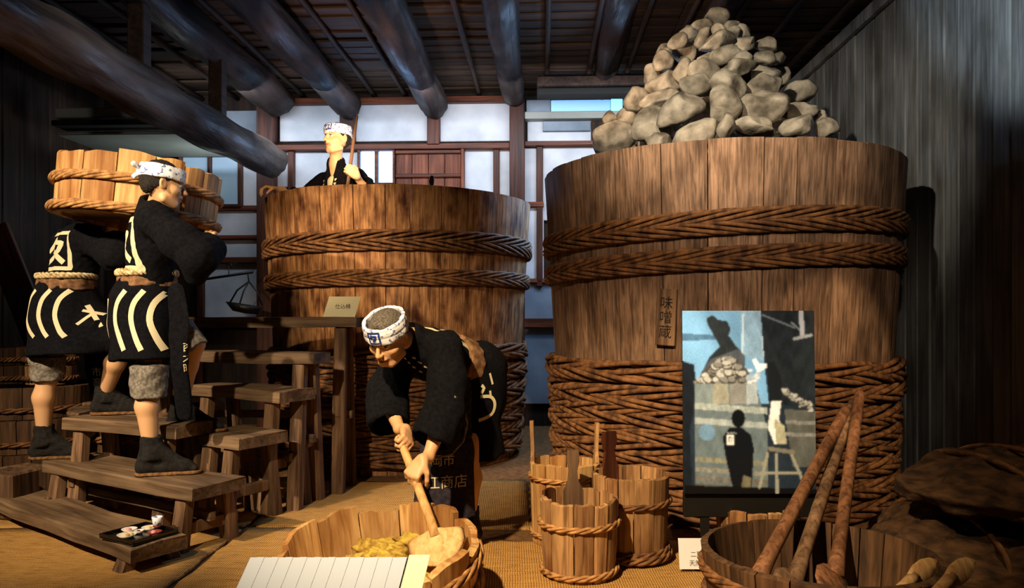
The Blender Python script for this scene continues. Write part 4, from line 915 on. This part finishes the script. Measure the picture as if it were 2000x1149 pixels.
def shoe(name, an, toe, z, parent, seed):
    """split-toed cloth boot with a straw sole; z = height of the tread it stands on"""
    an, toe = np.array(an, float), np.array(toe, float); d = toe-an; d[2] = 0; d = nrm(d); s = np.array((-d[1], d[0], 0)); up = np.array((0, 0, 1.)); lo = np.minimum(an, toe)-.1; hi = np.maximum(an, toe)+.1; lo[2] = z-.01; hi[2] = an[2]+.12
    F = Field(lo, hi, .005); heel = an-d*.035; heel[2] = z+.045; tp = an+d*.165; tp[2] = z+.036
    F.frus(an+up*.075, an-up*.03, .048, .050, .01); F.cone(an-up*.02, heel, .046, .040, .03); F.cone(an+d*.03, tp, .048, .032, .03, up, .8); F.cone(heel, tp, .038, .036, .02)
    F.cone(tp, tp+d*.035+s*.018-up*.008, .026, .020, .01); F.cone(tp, tp+d*.045-s*.02-up*.008, .022, .017, .01); F.half((0, 0, z+.012), (0, 0, -1)); F.wrinkle(.0016, 70, seed)
    b = F.obj('boot', M['boot'], parent); G_ = Field(lo, hi, .006); hz = heel.copy(); hz[2] = z+.009; tz = tp+d*.03; tz[2] = z+.009
    G_.cone(hz, tz, .044, .050, .0); G_.half((0, 0, z+.017), (0, 0, 1)); G_.half((0, 0, z+.001), (0, 0, -1)); o = G_.obj('sole', M['sole'], None)
    o.parent = b; me_ = o.data; bb = np.array(base_of(parent)); co_ = np.empty(len(me_.vertices)*3, np.float32); me_.vertices.foreach_get('co', co_); co_ = co_.reshape(-1, 3)-bb; me_.vertices.foreach_set('co', co_.astype(np.float32).ravel()); me_.update(); return b
def bvh(F): V, Q = F.VQ; return BVHTree.FromPolygons([tuple(v) for v in V], [tuple(int(i) for i in q) for q in Q])
def decal(name, F, parent, mat, o, u, n, strokes=None, text=None, size=1.0, off=.0025, vert=False, stepl=.008, v=None, gp=None, smooth=False, maxd=9.):
    """paint-thin cloth print laid on a garment: strokes [(points, width)] or text in the local plane (u, v), projected along n"""
    B = bvh(F); n = nrm(n); u = np.array(u, float); u = nrm(u-n*(u@n)); v = nrm(np.cross(n, u)) if v is None else nrm(v); o = np.array(o, float); V = []; Fc = []; VA = []; FA = []
    if strokes:
        for pts, w_ in strokes:
            if len(pts) >= 4 and smooth:
                q = [np.array(p, float) for p in pts]; q = [2*q[0]-q[1]]+q+[2*q[-1]-q[-2]]; pts = []
                for i in range(1, len(q)-2):
                    for t in (0, .25, .5, .75): pts.append(.5*(2*q[i]+(q[i+1]-q[i-1])*t+(2*q[i-1]-5*q[i]+4*q[i+1]-q[i+2])*t*t+(3*q[i]-q[i-1]-3*q[i+1]+q[i+2])*t**3))
                pts.append(q[-2])
            pts = [np.array(p, float)*size for p in pts]; w_ = w_*size; rows = []
            seq = []
            for i in range(len(pts)-1):
                L = np.linalg.norm(pts[i+1]-pts[i]); m = max(2, int(L/stepl))
                for j in range(m+(i == len(pts)-2)): seq.append(pts[i]+(pts[i+1]-pts[i])*j/m)
            nw = max(2, int(w_/stepl)+1)
            for i, p in enumerate(seq):
                t = nrm(seq[min(i+1, len(seq)-1)]-seq[max(i-1, 0)]); q = np.array((-t[1], t[0])); rows.append([len(VA)+k for k in range(nw+1)]); VA += [p+q*w_*(k/nw-.5) for k in range(nw+1)]
            for a, b in zip(rows[:-1], rows[1:]):
                for k in range(nw): FA.append((a[k], a[k+1], b[k+1], b[k]))
    else:
        import bmesh
        A, Fs = text2d(text, size, vert=vert); bmm = bmesh.new(); vs = [bmm.verts.new((a[0], a[1], 0)) for a in A]
        for f in Fs:
            try: bmm.faces.new([vs[i] for i in f])
            except ValueError: pass
        lo, hi = A.min(0), A.max(0)
        for ax in (0, 1):
            x = lo[ax]+stepl*1.5
            while x < hi[ax]:
                pn = [0, 0, 0]; pn[ax] = 1; pc = [0, 0, 0]; pc[ax] = x; bmesh.ops.bisect_plane(bmm, geom=bmm.verts[:]+bmm.edges[:]+bmm.faces[:], plane_co=pc, plane_no=pn); x += stepl*1.5
        bmm.verts.index_update(); VA = [np.array((w.co.x, w.co.y)) for w in bmm.verts]; FA = [tuple(w.index for w in f.verts) for f in bmm.faces]; bmm.free()
    ok = []
    for p in VA:
        s0 = o+u*p[0]+v*p[1]+n*.25; h_ = B.ray_cast(Vector(s0), Vector(-n), .6)
        if h_[0] is None or (np.array(h_[0])-o)@n > maxd: V.append(tuple(o)); ok.append(False)
        else: V.append(tuple(h_[0]+h_[1]*off if h_[1].dot(Vector(n)) > -.2 else h_[0])); ok.append(True)
    Fc = []
    for f in FA:
        if all(ok[i] for i in f):
            ps = [np.array(V[i]) for i in f]
            if max(np.linalg.norm(ps[i]-ps[i-1]) for i in range(len(ps))) < .024: Fc.append(f)
    if not Fc: return None
    V = np.array(V); b = np.array(base_of(gp if gp is not None else parent)); return link(name, me(name, V-b, Fc, mat), parent)
def ring_rope(parent, name, F, c, ax, rad, z, mat, n=5, tw=14, rs=.008, a=.009, tilt=0.0):
    """twisted rope belt following an ellipse: c centre, ax (u, v, w) frame, rad (ru, rv)"""
    mb = MB(); u, v, w_ = [np.array(x, float) for x in ax]; N = 110; c = np.array(c, float)
    for s in range(n):
        pts = []
        for i in range(N+1):
            t = 2*pi*i/N; f = tw*t+2*pi*s/n; rr = a*cos(f); p = c+u*(rad[0]+rr)*cos(t)+v*(rad[1]+rr)*sin(t)+w_*(z+a*1.2*sin(f)+tilt*cos(t)); pts.append(p)
        mb.tube(pts, rs, 6, False)
    return worldobj(name, mb.v, mb.f, mat, parent, True)
def headgear(parent, H, hairm, knot=True, bw=.034, lift=.040, tilt=.12, front=True, face_n=None):
    c, f, u, r, S, PP = H['c'], H['f'], H['u'], H['r'], H['S'], H['P']
    F = Field(c-.17, c+.17, .004); F.ell(PP(0, -.014, .034), (r, f, u), (.0785*S, .0995*S, .098*S), 0); F.half(PP(0, -.02, -.004), -(u*.82+(-f)*.62)); F.half(PP(0, .052, .05), f*.9-u*.25)
    F.ell(PP(0, -.068, -.008), (r, f, u), (.056*S, .028*S, .034*S), .02); F.wrinkle(.0012, 160, 3); F.obj('hair', hairm, parent)
    w_ = nrm(u+f*tilt); G_ = Field(c-.19, c+.19, .004); o = PP(0, -.006, lift); G_.frus(o-w_*bw*S, o+w_*bw*S, .0855*S, .083*S, 0, f, 1.19, band=.0045, rnd=.003)
    for z in (-.55, .3): G_.frus(o+w_*bw*S*z-w_*.007, o+w_*bw*S*z+w_*.007, .0865*S, .0855*S, .004, f, 1.19, band=.003)
    if knot:
        k0 = o-f*.104*S; G_.ell(k0, (r, f, u), (.022, .016, .018), .01); G_.cone(k0, k0-f*.03+r*.03+u*.02, .010, .014, .008, r, .6); G_.cone(k0, k0-f*.02-r*.035-u*.03, .009, .013, .008, r, .6)
    G_.wrinkle(.0013, 45, 5); b = G_.obj('headband', M['towel'], parent)
    if front:
        nn = f if face_n is None else nrm(face_n)
        decal('print', G_, b, M['blue'], o+nn*.1, r*-1 if face_n is None else np.cross(u, nn), nn, strokes=[([(-.024, -.024), (-.024, .024), (.024, .024), (.024, -.024), (-.024, -.026)], .007), ([(-.008, .016), (-.016, -.002)], .006), ([(-.008, .010), (.012, .010), (-.006, -.016)], .007)], stepl=.005, off=.003, gp=parent, v=u)
    return b
EMB = [([(-.9, -.9), (-.9, .9), (.9, .9), (.9, -.9), (-.97, -.9)], .2), ([(.05, .68), (-.2, .25), (-.55, -.02)], .24), ([(-.05, .42), (.48, .38), (.3, .0), (-.1, -.3), (-.6, -.62)], .24), ([(-.12, .0), (.25, -.3), (.62, -.62)], .26)]
def jacket(p, name, cs, che, pel, nk, shR, shL, sleeves, f, seed=1, hem=None, h=.0065, nback=None):
    """happi coat: trunk, shoulders and wide hollow sleeves; sleeves = [(points, radii)]"""
    pts = np.array([che, pel, nk, shR, shL]+[q for sl in sleeves for q in sl[0]]); F = Field(pts.min(0)-.2, pts.max(0)+.2, h); f = nrm(f)
    F.cone(pel, che, .135, .145, 0, f, .82); F.cone(che, nk, .14, .075, .05, f, .8); F.cone(shR, shL, .073, .073, .05); (F.cone(nk+(nk-che)*.05, nk+(nk-che)*.12, .072, .066, .03) if nback is None else 0)
    for (sp_, sr) in sleeves:
        for i in range(len(sp_)-1): F.cone(sp_[i], sp_[i+1], sr[i], sr[i+1], .035)
        e = np.array(sp_[-1], float); d = nrm(e-np.array(sp_[-2])); F.frus(np.array(sp_[-2])+d*.05, e+d*sr[-1]*.5, sr[-2], sr[-1], .03)
        F.frus(e-d*.03, e+d*.2, sr[-1]*.78, sr[-1]*1.0, .004, op='s')
    F.cone(np.array(nk)+nrm(np.array(nk)-np.array(che))*.03, np.array(nk)+nrm(np.array(nk)-np.array(che))*.2, .058, .07, .01, op='s')
    F.wrinkle(.0035, 22, seed, (1, 1, .45)); F.wrinkle(.0012, 70, seed+1); return F
def skirt(pel, bot, r0, r1, f, q=.85, seed=2, h=.007, k2=None):
    pel, bot = np.array(pel, float), np.array(bot, float); F = Field(np.minimum(pel, bot)-.3, np.maximum(pel, bot)+.3, h)
    F.frus(pel, bot, r0, r1, 0, f, q, rnd=.012)
    if k2 is not None:
        for a, b, ra, rb in k2: F.cone(a, b, ra, rb, .05)
    d = nrm(bot-pel); F.half(bot+d*.01, d); F.frus(bot-d*.05, bot+d*.2, r1*.86, r1*.95, .004, f, q, op='s'); F.wrinkle(.004, 18, seed, (1, 1, .25)); return F
def shorts(kn_top, kn_bot, r0, r1, mat, p, seed=4):
    a, b = np.array(kn_top, float), np.array(kn_bot, float); F = Field(np.minimum(a, b)-.12, np.maximum(a, b)+.12, .006); F.frus(a, b, r0, r1, 0, rnd=.006); d = nrm(b-a)
    F.wrinkle(.004, 34, seed); return F.obj('knee_breeches', mat, p)
A_ = lambda px, py, Y: np.array(P(px, py, Y)); Zv = np.array((0, 0, 1.))
def torso(F, pel, che, nk, hd, shR, shL, hips, f):
    F.cone(pel, che, .115, .12, .04, f, .8); F.cone(che, nk, .105, .055, .04, f, .8); F.cone(shR, shL, .05, .05, .04); F.cone(hips[0], hips[1], .075, .075, .04); F.cone(nk, hd-(hd-nk)*.25, .050, .045, .02)

# ---------- right-hand carrier ----------
f = nrm((.88, .47, 0)); r = np.array((f[1], -f[0], 0)); pR = thing('person', 'worker in black coat with cream rope belt and white headband, carrying the tub, facing right', 'person', P(330, 935, 3.82)*1.0, group=None); pR.location.z = .34
pel = A_(288, 592, 3.88); che = A_(300, 462, 3.82); nk = A_(304, 412, 3.76); hc = A_(318, 364, 3.68); cs = che+Zv*.07
shR = cs+r*.165-f*.0; shL = cs-r*.165; hipR = pel+r*.085; hipL = pel-r*.085
elR = A_(386, 500, 3.62); wrR = A_(400, 492, 3.82); elL = A_(372, 497, 4.06); wrL = A_(398, 462, 4.22)
knR = A_(292, 752, 3.80); anR = A_(295, 882, 3.80); toeR = anR+np.array((.24, .07, -.08)); knL = A_(380, 672, 3.97); anL = A_(352, 812, 4.10); anL[2] = .64; toeL = anL+np.array((.22, .08, -.08))
F = Field(np.array((-2.35, 3.4, .34)), np.array((-1.35, 4.5, 2.12)), .0055); torso(F, pel, che, nk, hc, shR, shL, (hipR, hipL), f); H = head(F, hc, (.80, .56, -.08), (.12, .08, 1), .98)
arm(F, shR, elR, wrR); arm(F, shL, elL, wrL); hand(F, wrR, (.0, .25, .95), (-.1, 1, .1), -1, (35, 45, 30)); hand(F, wrL, (-.3, .1, .9), (-.6, .5, .2), 1, (25, 35, 20)); leg(F, hipR, knR, anR, toeR, -f); leg(F, hipL, knL, anL, toeL, -f)
F.obj('body', M['skin'], pR, skin_color(H, '#d9a878')); headgear(pR, H, M['hair'], tilt=.05, lift=.062, bw=.030, front=False)
J = jacket(pR, 'coat', cs, che, pel+(che-pel)*.25, nk, shR, shL, [([shR, shR+(elR-shR)*.6, elR+np.array((.0, .02, .0)), elR+np.array((.0, .10, .035))], [.085, .088, .085, .08]), ([shL, elL, elL+(wrL-elL)*.5], [.08, .075, .07])], f, 11)
J.cone(elR+np.array((-.02, 0, -.02)), elR+np.array((-.03, .05, -.09)), .06, .055, .04); J.frus(nk-(nk-che)*.2, nk+(nk-che)*.4, .08, .068, .02, band=.006)
co_ = J.obj('coat', M['cloth'], pR); bn = nrm(np.array((-.72, -.66, .12)))
decal('emblem', J, pR, M['cream'], cs-f*.10-Zv*.12+r*.01-np.array((.030, -.027, 0)), (.72, -.66, 0), bn, strokes=EMB, size=.135, v=Zv, maxd=.07, stepl=.0035)
S = skirt(pel+Zv*.11, A_(288, 700, 3.86), .135, .195, f, .86, 12, k2=[(pel-f*.03, pel-f*.05-Zv*.1, .15, .13)]); S.obj('skirt', M['cloth'], pR)
decal('stripes', S, pR, M['cream'], pel-Zv*.08+r*.15-f*.05, f, nrm(r*.9-f*.45), strokes=[([(x+.045, .14), (x+.0, .07), (x-.008, -.01), (x+.025, -.10), (x+.055, -.16)], .026) for x in (-.10, -.012, .076)]+[([(-.175, .10), (-.19, .02), (-.185, -.06), (-.165, -.14)], .016)], v=Zv, smooth=True)
sb_ = Field(pel-.3, pel+.4, .006).frus(pel+Zv*.085, pel+Zv*.13, .150, .146, 0, f, .88, band=.010, rnd=.004).wrinkle(.002, 40, 3); sb_.obj('sash', M['brown_sash'], pR)
ring_rope(pR, 'rope_belt', None, pel+Zv*.155, (f, r, nrm(Zv+f*.0)), (.136, .152), 0, M['creamrope'], 3, 11, .0095, .010)
shorts(knR+Zv*.10, knR-Zv*.055+np.array((0, 0, 0)), .088, .078, M['cloth_grey'], pR, 7); shorts(knL+(hipL-knL)*.35, knL-Zv*.03, .085, .072, M['cloth_grey'], pR, 8)
ap = Field(A_(340, 840, 3.9)-.15, A_(380, 560, 3.75)+.2, .006); ap.cone(A_(345, 572, 3.74), A_(350, 700, 3.78), .05, .062, 0, (.2, 1, 0), .45); ap.cone(A_(350, 700, 3.78), A_(358, 812, 3.82), .055, .036, .02, (.2, 1, 0), .5); ap.wrinkle(.005, 30, 9, (1, 1, .3)); ap.obj('hanging_sash', M['cloth'], pR)
decal('lettering', ap, pR, M['cream'], A_(362, 700, 3.72), (1, .1, 0), (.1, -1, 0), text='西大町', size=.05, vert=True, v=Zv)
shoe('boot', anR, toeR, .342, pR, 1); shoe('boot', anL, toeL, .512, pR, 2)
# ---------- left-hand carrier ----------
f = nrm((.66, .75, 0)); r = np.array((f[1], -f[0], 0)); pA = thing('person', 'worker with a square emblem on his black coat, head hidden behind the carried tub', 'person', P(100, 880, 4.2)); pA.location.z = .34
pel = A_(130, 592, 4.22); che = A_(152, 492, 4.27); nk = A_(178, 441, 4.40); hc = np.array((-2.44, 4.62, 1.83)); cs = che+Zv*.065
shR = cs+r*.165; shL = cs-r*.165; hipR = pel+r*.08; hipL = pel-r*.08
elR = A_(226, 500, 4.02); wrR = A_(240, 458, 4.12); elL = A_(175, 490, 4.62); wrL = A_(215, 456, 4.60)
knR = A_(238, 678, 4.22); anR = A_(205, 772, 4.34); anR[2] = .695; toeR = anR+np.array((.22, .06, -.08)); knL = A_(93, 738, 4.22); anL = A_(86, 845, 4.24); anL[2] = .455; toeL = anL+np.array((.24, .06, -.08))
F = Field(np.array((-3.0, 3.85, .34)), np.array((-2.0, 5.0, 2.1)), .006); torso(F, pel, che, nk, hc, shR, shL, (hipR, hipL), f); H = head(F, hc, (.7, .7, -.2), (.1, .1, 1))
arm(F, shR, elR, wrR); arm(F, shL, elL, wrL); hand(F, wrR, (.2, 0, .9), (.3, .9, .1), -1, (30, 40, 30)); hand(F, wrL, (.3, -.2, .9), (.9, -.3, .1), 1, (25, 35, 20)); leg(F, hipR, knR, anR, toeR, -f*.5); leg(F, hipL, knL, anL, toeL, -f)
F.obj('body', M['skin'], pA, skin_color(H, '#d9a878')); headgear(pA, H, M['hair'])
J = jacket(pA, 'coat', cs, che, pel+(che-pel)*.3, nk, shR, shL, [([shR, elR, elR+(wrR-elR)*.4], [.075, .08, .075]), ([shL, elL, elL+(wrL-elL)*.4], [.075, .07, .065])], f, 13); J.obj('coat', M['cloth'], pA)
decal('emblem', J, pA, M['cream'], cs-f*.08-Zv*.075+r*.005, (1, -.25, 0), nrm(np.array((-.25, -1, .1))), strokes=EMB, size=.112, v=Zv)
S = skirt(pel+Zv*.10, A_(135, 688, 4.22), .135, .215, f, .9, 14, k2=[(pel-f*.03, pel-f*.05-Zv*.1, .15, .14), (pel+f*.02, knR-(knR-pel)*.22, .14, .10)]); S.obj('skirt', M['cloth'], pA)
decal('stripes', S, pA, M['cream'], pel-Zv*.065-f*.1, np.array((1., 0, 0)), np.array((-.15, -1, .05)), strokes=[([(x+.045, .13), (x+.005, .07), (x-.008, -.01), (x+.02, -.09), (x+.05, -.13)], .024) for x in (-.045, .042, .13)]+
      [([(-.17, .05), (-.13, .075), (-.122, .0), (-.12, -.14)], .016), ([(-.165, .02), (-.125, .02)], .016), ([(-.19, -.04), (-.15, -.02), (-.15, -.11), (-.2, -.12)], .016), ([(.22, .02), (.30, .0)], .014), ([(.23, .05), (.31, -.07)], .018), ([(.21, -.06), (.26, .0)], .015)], v=Zv, smooth=True)
Field(pel-.3, pel+.4, .006).frus(pel+Zv*.075, pel+Zv*.125, .150, .146, 0, f, .9, band=.010, rnd=.004).wrinkle(.002, 40, 3).obj('sash', M['brown_sash'], pA)
ring_rope(pA, 'rope_belt', None, pel+Zv*.15, (f, r, Zv), (.140, .154), 0, M['creamrope'], 3, 11, .0085, .009)
shorts(knL+Zv*.12, knL-Zv*.01, .088, .076, M['cloth_grey'], pA, 9); shorts(knR+(hipR-knR)*.5, knR+(hipR-knR)*.05, .08, .066, M['cloth'], pA, 10)
ap = Field(A_(160, 790, 4.5)-.15, A_(230, 640, 4.3)+.2, .007); ap.cone(A_(190, 660, 4.46), A_(192, 770, 4.50), .09, .06, 0, (0, 1, 0), .3); ap.wrinkle(.004, 30, 2); ap.obj('apron', M['cloth'], pA)
decal('lettering', ap, pA, M['cream'], A_(181, 738, 4.42), (1, 0, 0), (0, -1, 0), text='市商', size=.06, vert=True, v=Zv)
shoe('boot', anR, toeR, .582, pA, 3); shoe('boot', anL, toeL, .342, pA, 4)
# ---------- bending worker ----------
f = nrm((-.72, -.69, 0)); r = np.array((f[1], -f[0], 0)); pC = thing('person', 'worker bending forward in a black coat, stirring the jagged tub with a long paddle', 'person', P(890, 1070, 3.7)); pC.location.z = .018
pel = A_(922, 722, 3.74); che = A_(846, 694, 3.52); nk = A_(806, 662, 3.40); hc = A_(758, 662, 3.24); cs = che+(nk-che)*.45; ax_ = nrm(che-pel); dn = nrm(np.array((-.3, -.25, -1)))
shL = cs-r*.155; shR = cs+r*.155; hipR = pel+r*.085; hipL = pel-r*.085
elL = A_(868, 806, 3.26); wrL = A_(836, 894, 3.14); elR = A_(756, 778, 3.50); wrR = A_(780, 838, 3.30)
knL = A_(914, 893, 3.60); anL = A_(915, 1040, 3.70); knR = A_(868, 884, 3.76); anR = A_(872, 1020, 3.92); anL[2] = .13; anR[2] = .13; toeL = anL+np.array((-.16, -.17, -.08)); toeR = anR+np.array((-.16, -.17, -.08))
F = Field(np.array((-.95, 2.85, .02)), np.array((.12, 4.15, 1.32)), .0055); torso(F, pel, che, nk, hc, shR, shL, (hipR, hipL), np.cross(ax_, r)); H = head(F, hc, (-.30, -.80, -.50), (-.12, -.45, .88), 1.0)
arm(F, shL, elL, wrL); arm(F, shR, elR, wrR)
sd_ = nrm(np.array(NK)-np.array(GR)); gL = np.array(GR)+(np.array(NK)-np.array(GR))*.43; gR_ = np.array(GR)+(np.array(NK)-np.array(GR))*.03
def grip(F, wr, g, side, sz=1.0):
    d = nrm(g-wr); pn = np.cross(sd_, d)*side; pn = nrm(pn); hand(F, g-d*.078-pn*.030, d, pn, side, (62, 75, 50), 0.0, sz); return g-d*.078-pn*.030
w0 = grip(F, wrL, gL, 1); F.cone(wrL, w0, .025, .023, .015); w0 = grip(F, wrR, gR_, 1); F.cone(wrR, w0, .025, .023, .015)
leg(F, hipR, knR, anR, toeR, -f); leg(F, hipL, knL, anL, toeL, -f)
F.obj('body', M['skin'], pC, skin_color(H, '#d2a274')); headgear(pC, H, M['greyhair'], knot=False, bw=.035, lift=.066, tilt=.04, front=True)
J = jacket(pC, 'coat', cs, che, pel+(che-pel)*.35, nk, shR, shL, [([shL, (shL+elL)/2+np.array((.01, 0, 0)), elL+np.array((-.005, 0, .0)), A_(850, 842, 3.22)], [.08, .088, .088, .088]), ([shR, elR+np.array((0, 0, .03)), A_(758, 812, 3.42)], [.082, .092, .088])], np.cross(ax_, r), 17)
J.obj('coat', M['cloth'], pC); bk = nrm(np.cross(r, ax_)); bk = bk if bk[2] > 0 else -bk
decal('emblem', J, pC, M['cream'], che+bk*.1-ax_*.02, ax_*-1, bk, strokes=EMB, size=.125)
for sg in (-1, 1): decal('collar_print', J, pC, M['cream'], A_(800, 705, 3.3), (1, 0, 0), (-.35, -.9, .1), strokes=[([(-.05+sg*.03+.02*k, .02-.02*k), (-.035+sg*.03+.02*k, .015-.02*k)], .008) for k in range(4)], v=Zv)
C = Field(pel-.32, pel+.32, .006); C.frus(pel+ax_*.10-Zv*.0, pel+ax_*.185, .150, .146, 0, np.cross(ax_, r), .86, band=.010, rnd=.004).wrinkle(.0025, 40, 5); C.obj('sash', M['brown_sash'], pC)
S = skirt(pel+ax_*.10+Zv*.02, pel+np.array((.0, 0, -.42)), .145, .155, f, .9, 18, k2=[(pel-f*.02-r*.03, pel-f*.02-Zv*.14-r*.03, .148, .14)]); S.obj('skirt', M['cloth'], pC)
decal('side_print', S, pC, M['cream'], A_(948, 775, 3.6), (1, 0, 0), (.45, -.9, .0), strokes=[([(.012, .115), (.03, .06)], .012), ([(-.035, .06), (-.02, .045), (-.035, .02)], .016), ([(-.04, .005), (.02, .0), (.045, -.035), (.03, -.085), (-.045, -.11)], .016), ([(.015, .03), (.02, .0)], .012)], v=Zv, smooth=True)
hs_ = Field(A_(905, 900, 3.5)-.15, A_(905, 730, 3.5)+.15, .006); hs_.cone(A_(908, 735, 3.52), A_(916, 870, 3.50), .035, .018, 0, (.3, -1, 0), .5); hs_.wrinkle(.003, 30, 3); hs_.obj('hanging_sash', M['grey_cloth'], pC)
ap = Field(A_(870, 1030, 3.5)-.25, A_(870, 850, 3.5)+.25, .006); ap.frus(A_(868, 850, 3.52), A_(870, 1012, 3.50), .11, .135, 0, (.3, -1, 0), .30, rnd=.01); ap.wrinkle(.004, 24, 6, (1, 1, .3)); ap.obj('apron', M['grey_cloth'], pC)
decal('lettering', ap, pC, M['cream'], A_(868, 905, 3.4), (1, .3, 0), (.2, -1, 0), text='岡市', size=.058, v=Zv); decal('lettering', ap, pC, M['cream'], A_(876, 948, 3.4), (1, .3, 0), (.2, -1, 0), text='江商店', size=.066, v=Zv)
worldobj('cord', *tube([A_(888, 775, 3.20), A_(906, 795, 3.30), A_(913, 828, 3.36), A_(905, 862, 3.34), A_(882, 888, 3.32), A_(850, 895, 3.30), A_(838, 878, 3.28)], .005, 8), M['cloth_grey'], pC, True)
shoe('boot', anL, toeL, .02, pC, 5); shoe('boot', anR, toeR, .02, pC, 6)
# ---------- worker inside the left vat ----------
f = nrm((-.5, -.87, 0)); r = np.array((f[1], -f[0], 0)); pD = thing('person', 'worker standing inside the left vat, looking left, holding an upright pole', 'person', (-1.34, 5.80, 1.08))
pel = np.array((-1.33, 5.84, 1.90)); che = np.array((-1.345, 5.80, 2.13)); nk = A_(656, 320, 5.76); hc = A_(658, 273, 5.70); cs = che+Zv*.085
shR = cs+r*.17; shL = cs-r*.17; hipR = pel+r*.08; hipL = pel-r*.08; elL = A_(716, 374, 5.64); wrL = A_(700, 350, 5.57); elR = np.array((-1.70, 5.92, 2.06)); wrR = np.array((-1.80, 5.83, 2.15))
knR = hipR-Zv*.40; knL = hipL-Zv*.40; anR = knR-Zv*.31; anL = knL-Zv*.31; anR[2] = anL[2] = 1.19
F = Field(np.array((-2.02, 5.2, 1.06)), np.array((-1.0, 6.2, 2.72)), .0055); torso(F, pel, che, nk, hc, shR, shL, (hipR, hipL), f); H = head(F, hc, (-.62, -.78, .06), (0, 0, 1), 1.02)
pole0 = P(697, 226, 5.55); pole1 = P(683, 334, 5.54); gp_ = np.array(pole1); pd_ = nrm(np.array(pole0)-gp_)
arm(F, shL, elL, wrL); arm(F, shR, elR, wrR)
d = nrm(gp_-wrL); pn = nrm(np.cross(pd_, d)); pn = pn if pn@np.array((-1, .3, 0)) > 0 else -pn; w0 = gp_-d*.07-pn*.028; hand(F, w0, d, pn, 1 if np.cross(d, pn)@pd_ > 0 else -1, (60, 75, 50), 0); F.cone(wrL, w0, .025, .023, .015)
w0 = np.array((-1.835, 5.775, 2.145)); F.cone(wrR, w0, .026, .023, .015); hand(F, w0, (-.75, -.5, .12), (-.1, -.1, -1), 1, (45, 45, 25), .02)
leg(F, hipR, knR, anR, anR+f*.2, -f); leg(F, hipL, knL, anL, anL+f*.2, -f); F.obj('body', M['skin'], pD, skin_color(H, '#e0b080')); headgear(pD, H, M['hair'], bw=.032, lift=.070, tilt=.05, face_n=nrm(np.array((-.45, -.88, .1))))
J = jacket(pD, 'coat', cs, che, pel, nk, shR, shL, [([shL, elL, elL+(wrL-elL)*.3], [.08, .08, .075]), ([shR, elR, elR+(wrR-elR)*.4], [.08, .08, .07])], f, 23, nback=1)
J.cone(nk+f*.075+Zv*.03, che+f*.15-Zv*.10, .062, .020, .01, op='s'); J.obj('coat', M['cloth'], pD)
for sg in (-1, 1): decal('collar_print', J, pD, M['cream'], cs+f*.15-Zv*.06, -r, f, strokes=[([(sg*(.062-.004*k)-.010, .05-.032*k), (sg*(.062-.004*k)+.008, .055-.032*k), (sg*(.062-.004*k)-.004, .038-.032*k)], .008) for k in range(6)], v=Zv)
us = Field(che-.25, che+.25, .006); us.cone(che+f*.055+Zv*.06, che+f*.055-Zv*.12, .062, .07, 0, f, .95); us.half(che+f*.10, -f) if 0 else None; us.obj('undershirt', M['card'], pD)
S = skirt(pel+Zv*.04, pel-Zv*.5, .14, .17, f, .86, 24); S.obj('skirt', M['cloth'], pD); shoe('boot', anR, anR+f*.2, 1.085, pD, 7); shoe('boot', anL, anL+f*.2, 1.085, pD, 8)
pt = thing('upright_pole', 'thin upright pole held by the worker inside the left vat', 'pole', tuple(pole0+(pole1-pole0)*5.2)); e_ = pole0+(pole1-pole0)*((pole0.z-1.12)/(pole0.z-pole1.z)); pt.location = e_
MB().tube([pole0-e_, pole1-e_, Vector((0, 0, 0))], [.011, .013, .015], 10).obj('shaft', M['leg'], pt, True)
# ---------- straw sacks in the dark at the right ----------
def sack(lab, c, rad, rot, seed, z0):
    c = np.array(c, float); F = Field(c-np.array(rad)-.12, c+np.array(rad)+.12, .014); u = np.array((cos(rot), sin(rot), 0)); v = np.array((-sin(rot), cos(rot), 0))
    F.ell(c, (u, v, Zv), rad, 0); 
    for k in range(3): F.ell(c+u*rad[0]*(.1-.25*k)-Zv*rad[2]*.1*k, (u, v, Zv), (rad[0]*.86, rad[1]*.9, rad[2]*.62), .04)
    F.wrinkle(.012, 9, seed, (1, 1, 2.2)); F.wrinkle(.004, 28, seed+1); F.half((0, 0, z0), (0, 0, -1)); o = thing('straw_sack', lab, 'sack', (c[0], c[1], z0), group='straw sacks stacked at the right'); F.obj('sacking', M['sack'], o)
    mb = MB()
    for s in (-.55, -.1, .35):
        q = sqrt(1-s*s); pts = [c+u*rad[0]*s+v*(rad[1]*q*1.05+.01)*cos(t)+Zv*(rad[2]*q*1.0+.008)*sin(t) for t in np.linspace(-.2, pi+.2, 26)]; mb.tube([p if p[2] > z0+.01 else np.array((p[0], p[1], z0+.012)) for p in pts], .012, 6)
    worldobj('binding_rope', mb.v, mb.f, M['rope'], o, True)
sack('plump dark straw sack on top of another, at the right edge', (2.12, 3.05, .475), (.43, .36, .125), .15, 3, .355)
sack('dark straw sack on the floor at the right edge, under the plump one', (2.10, 3.18, .18), (.50, .42, .21), .1, 5, .012)
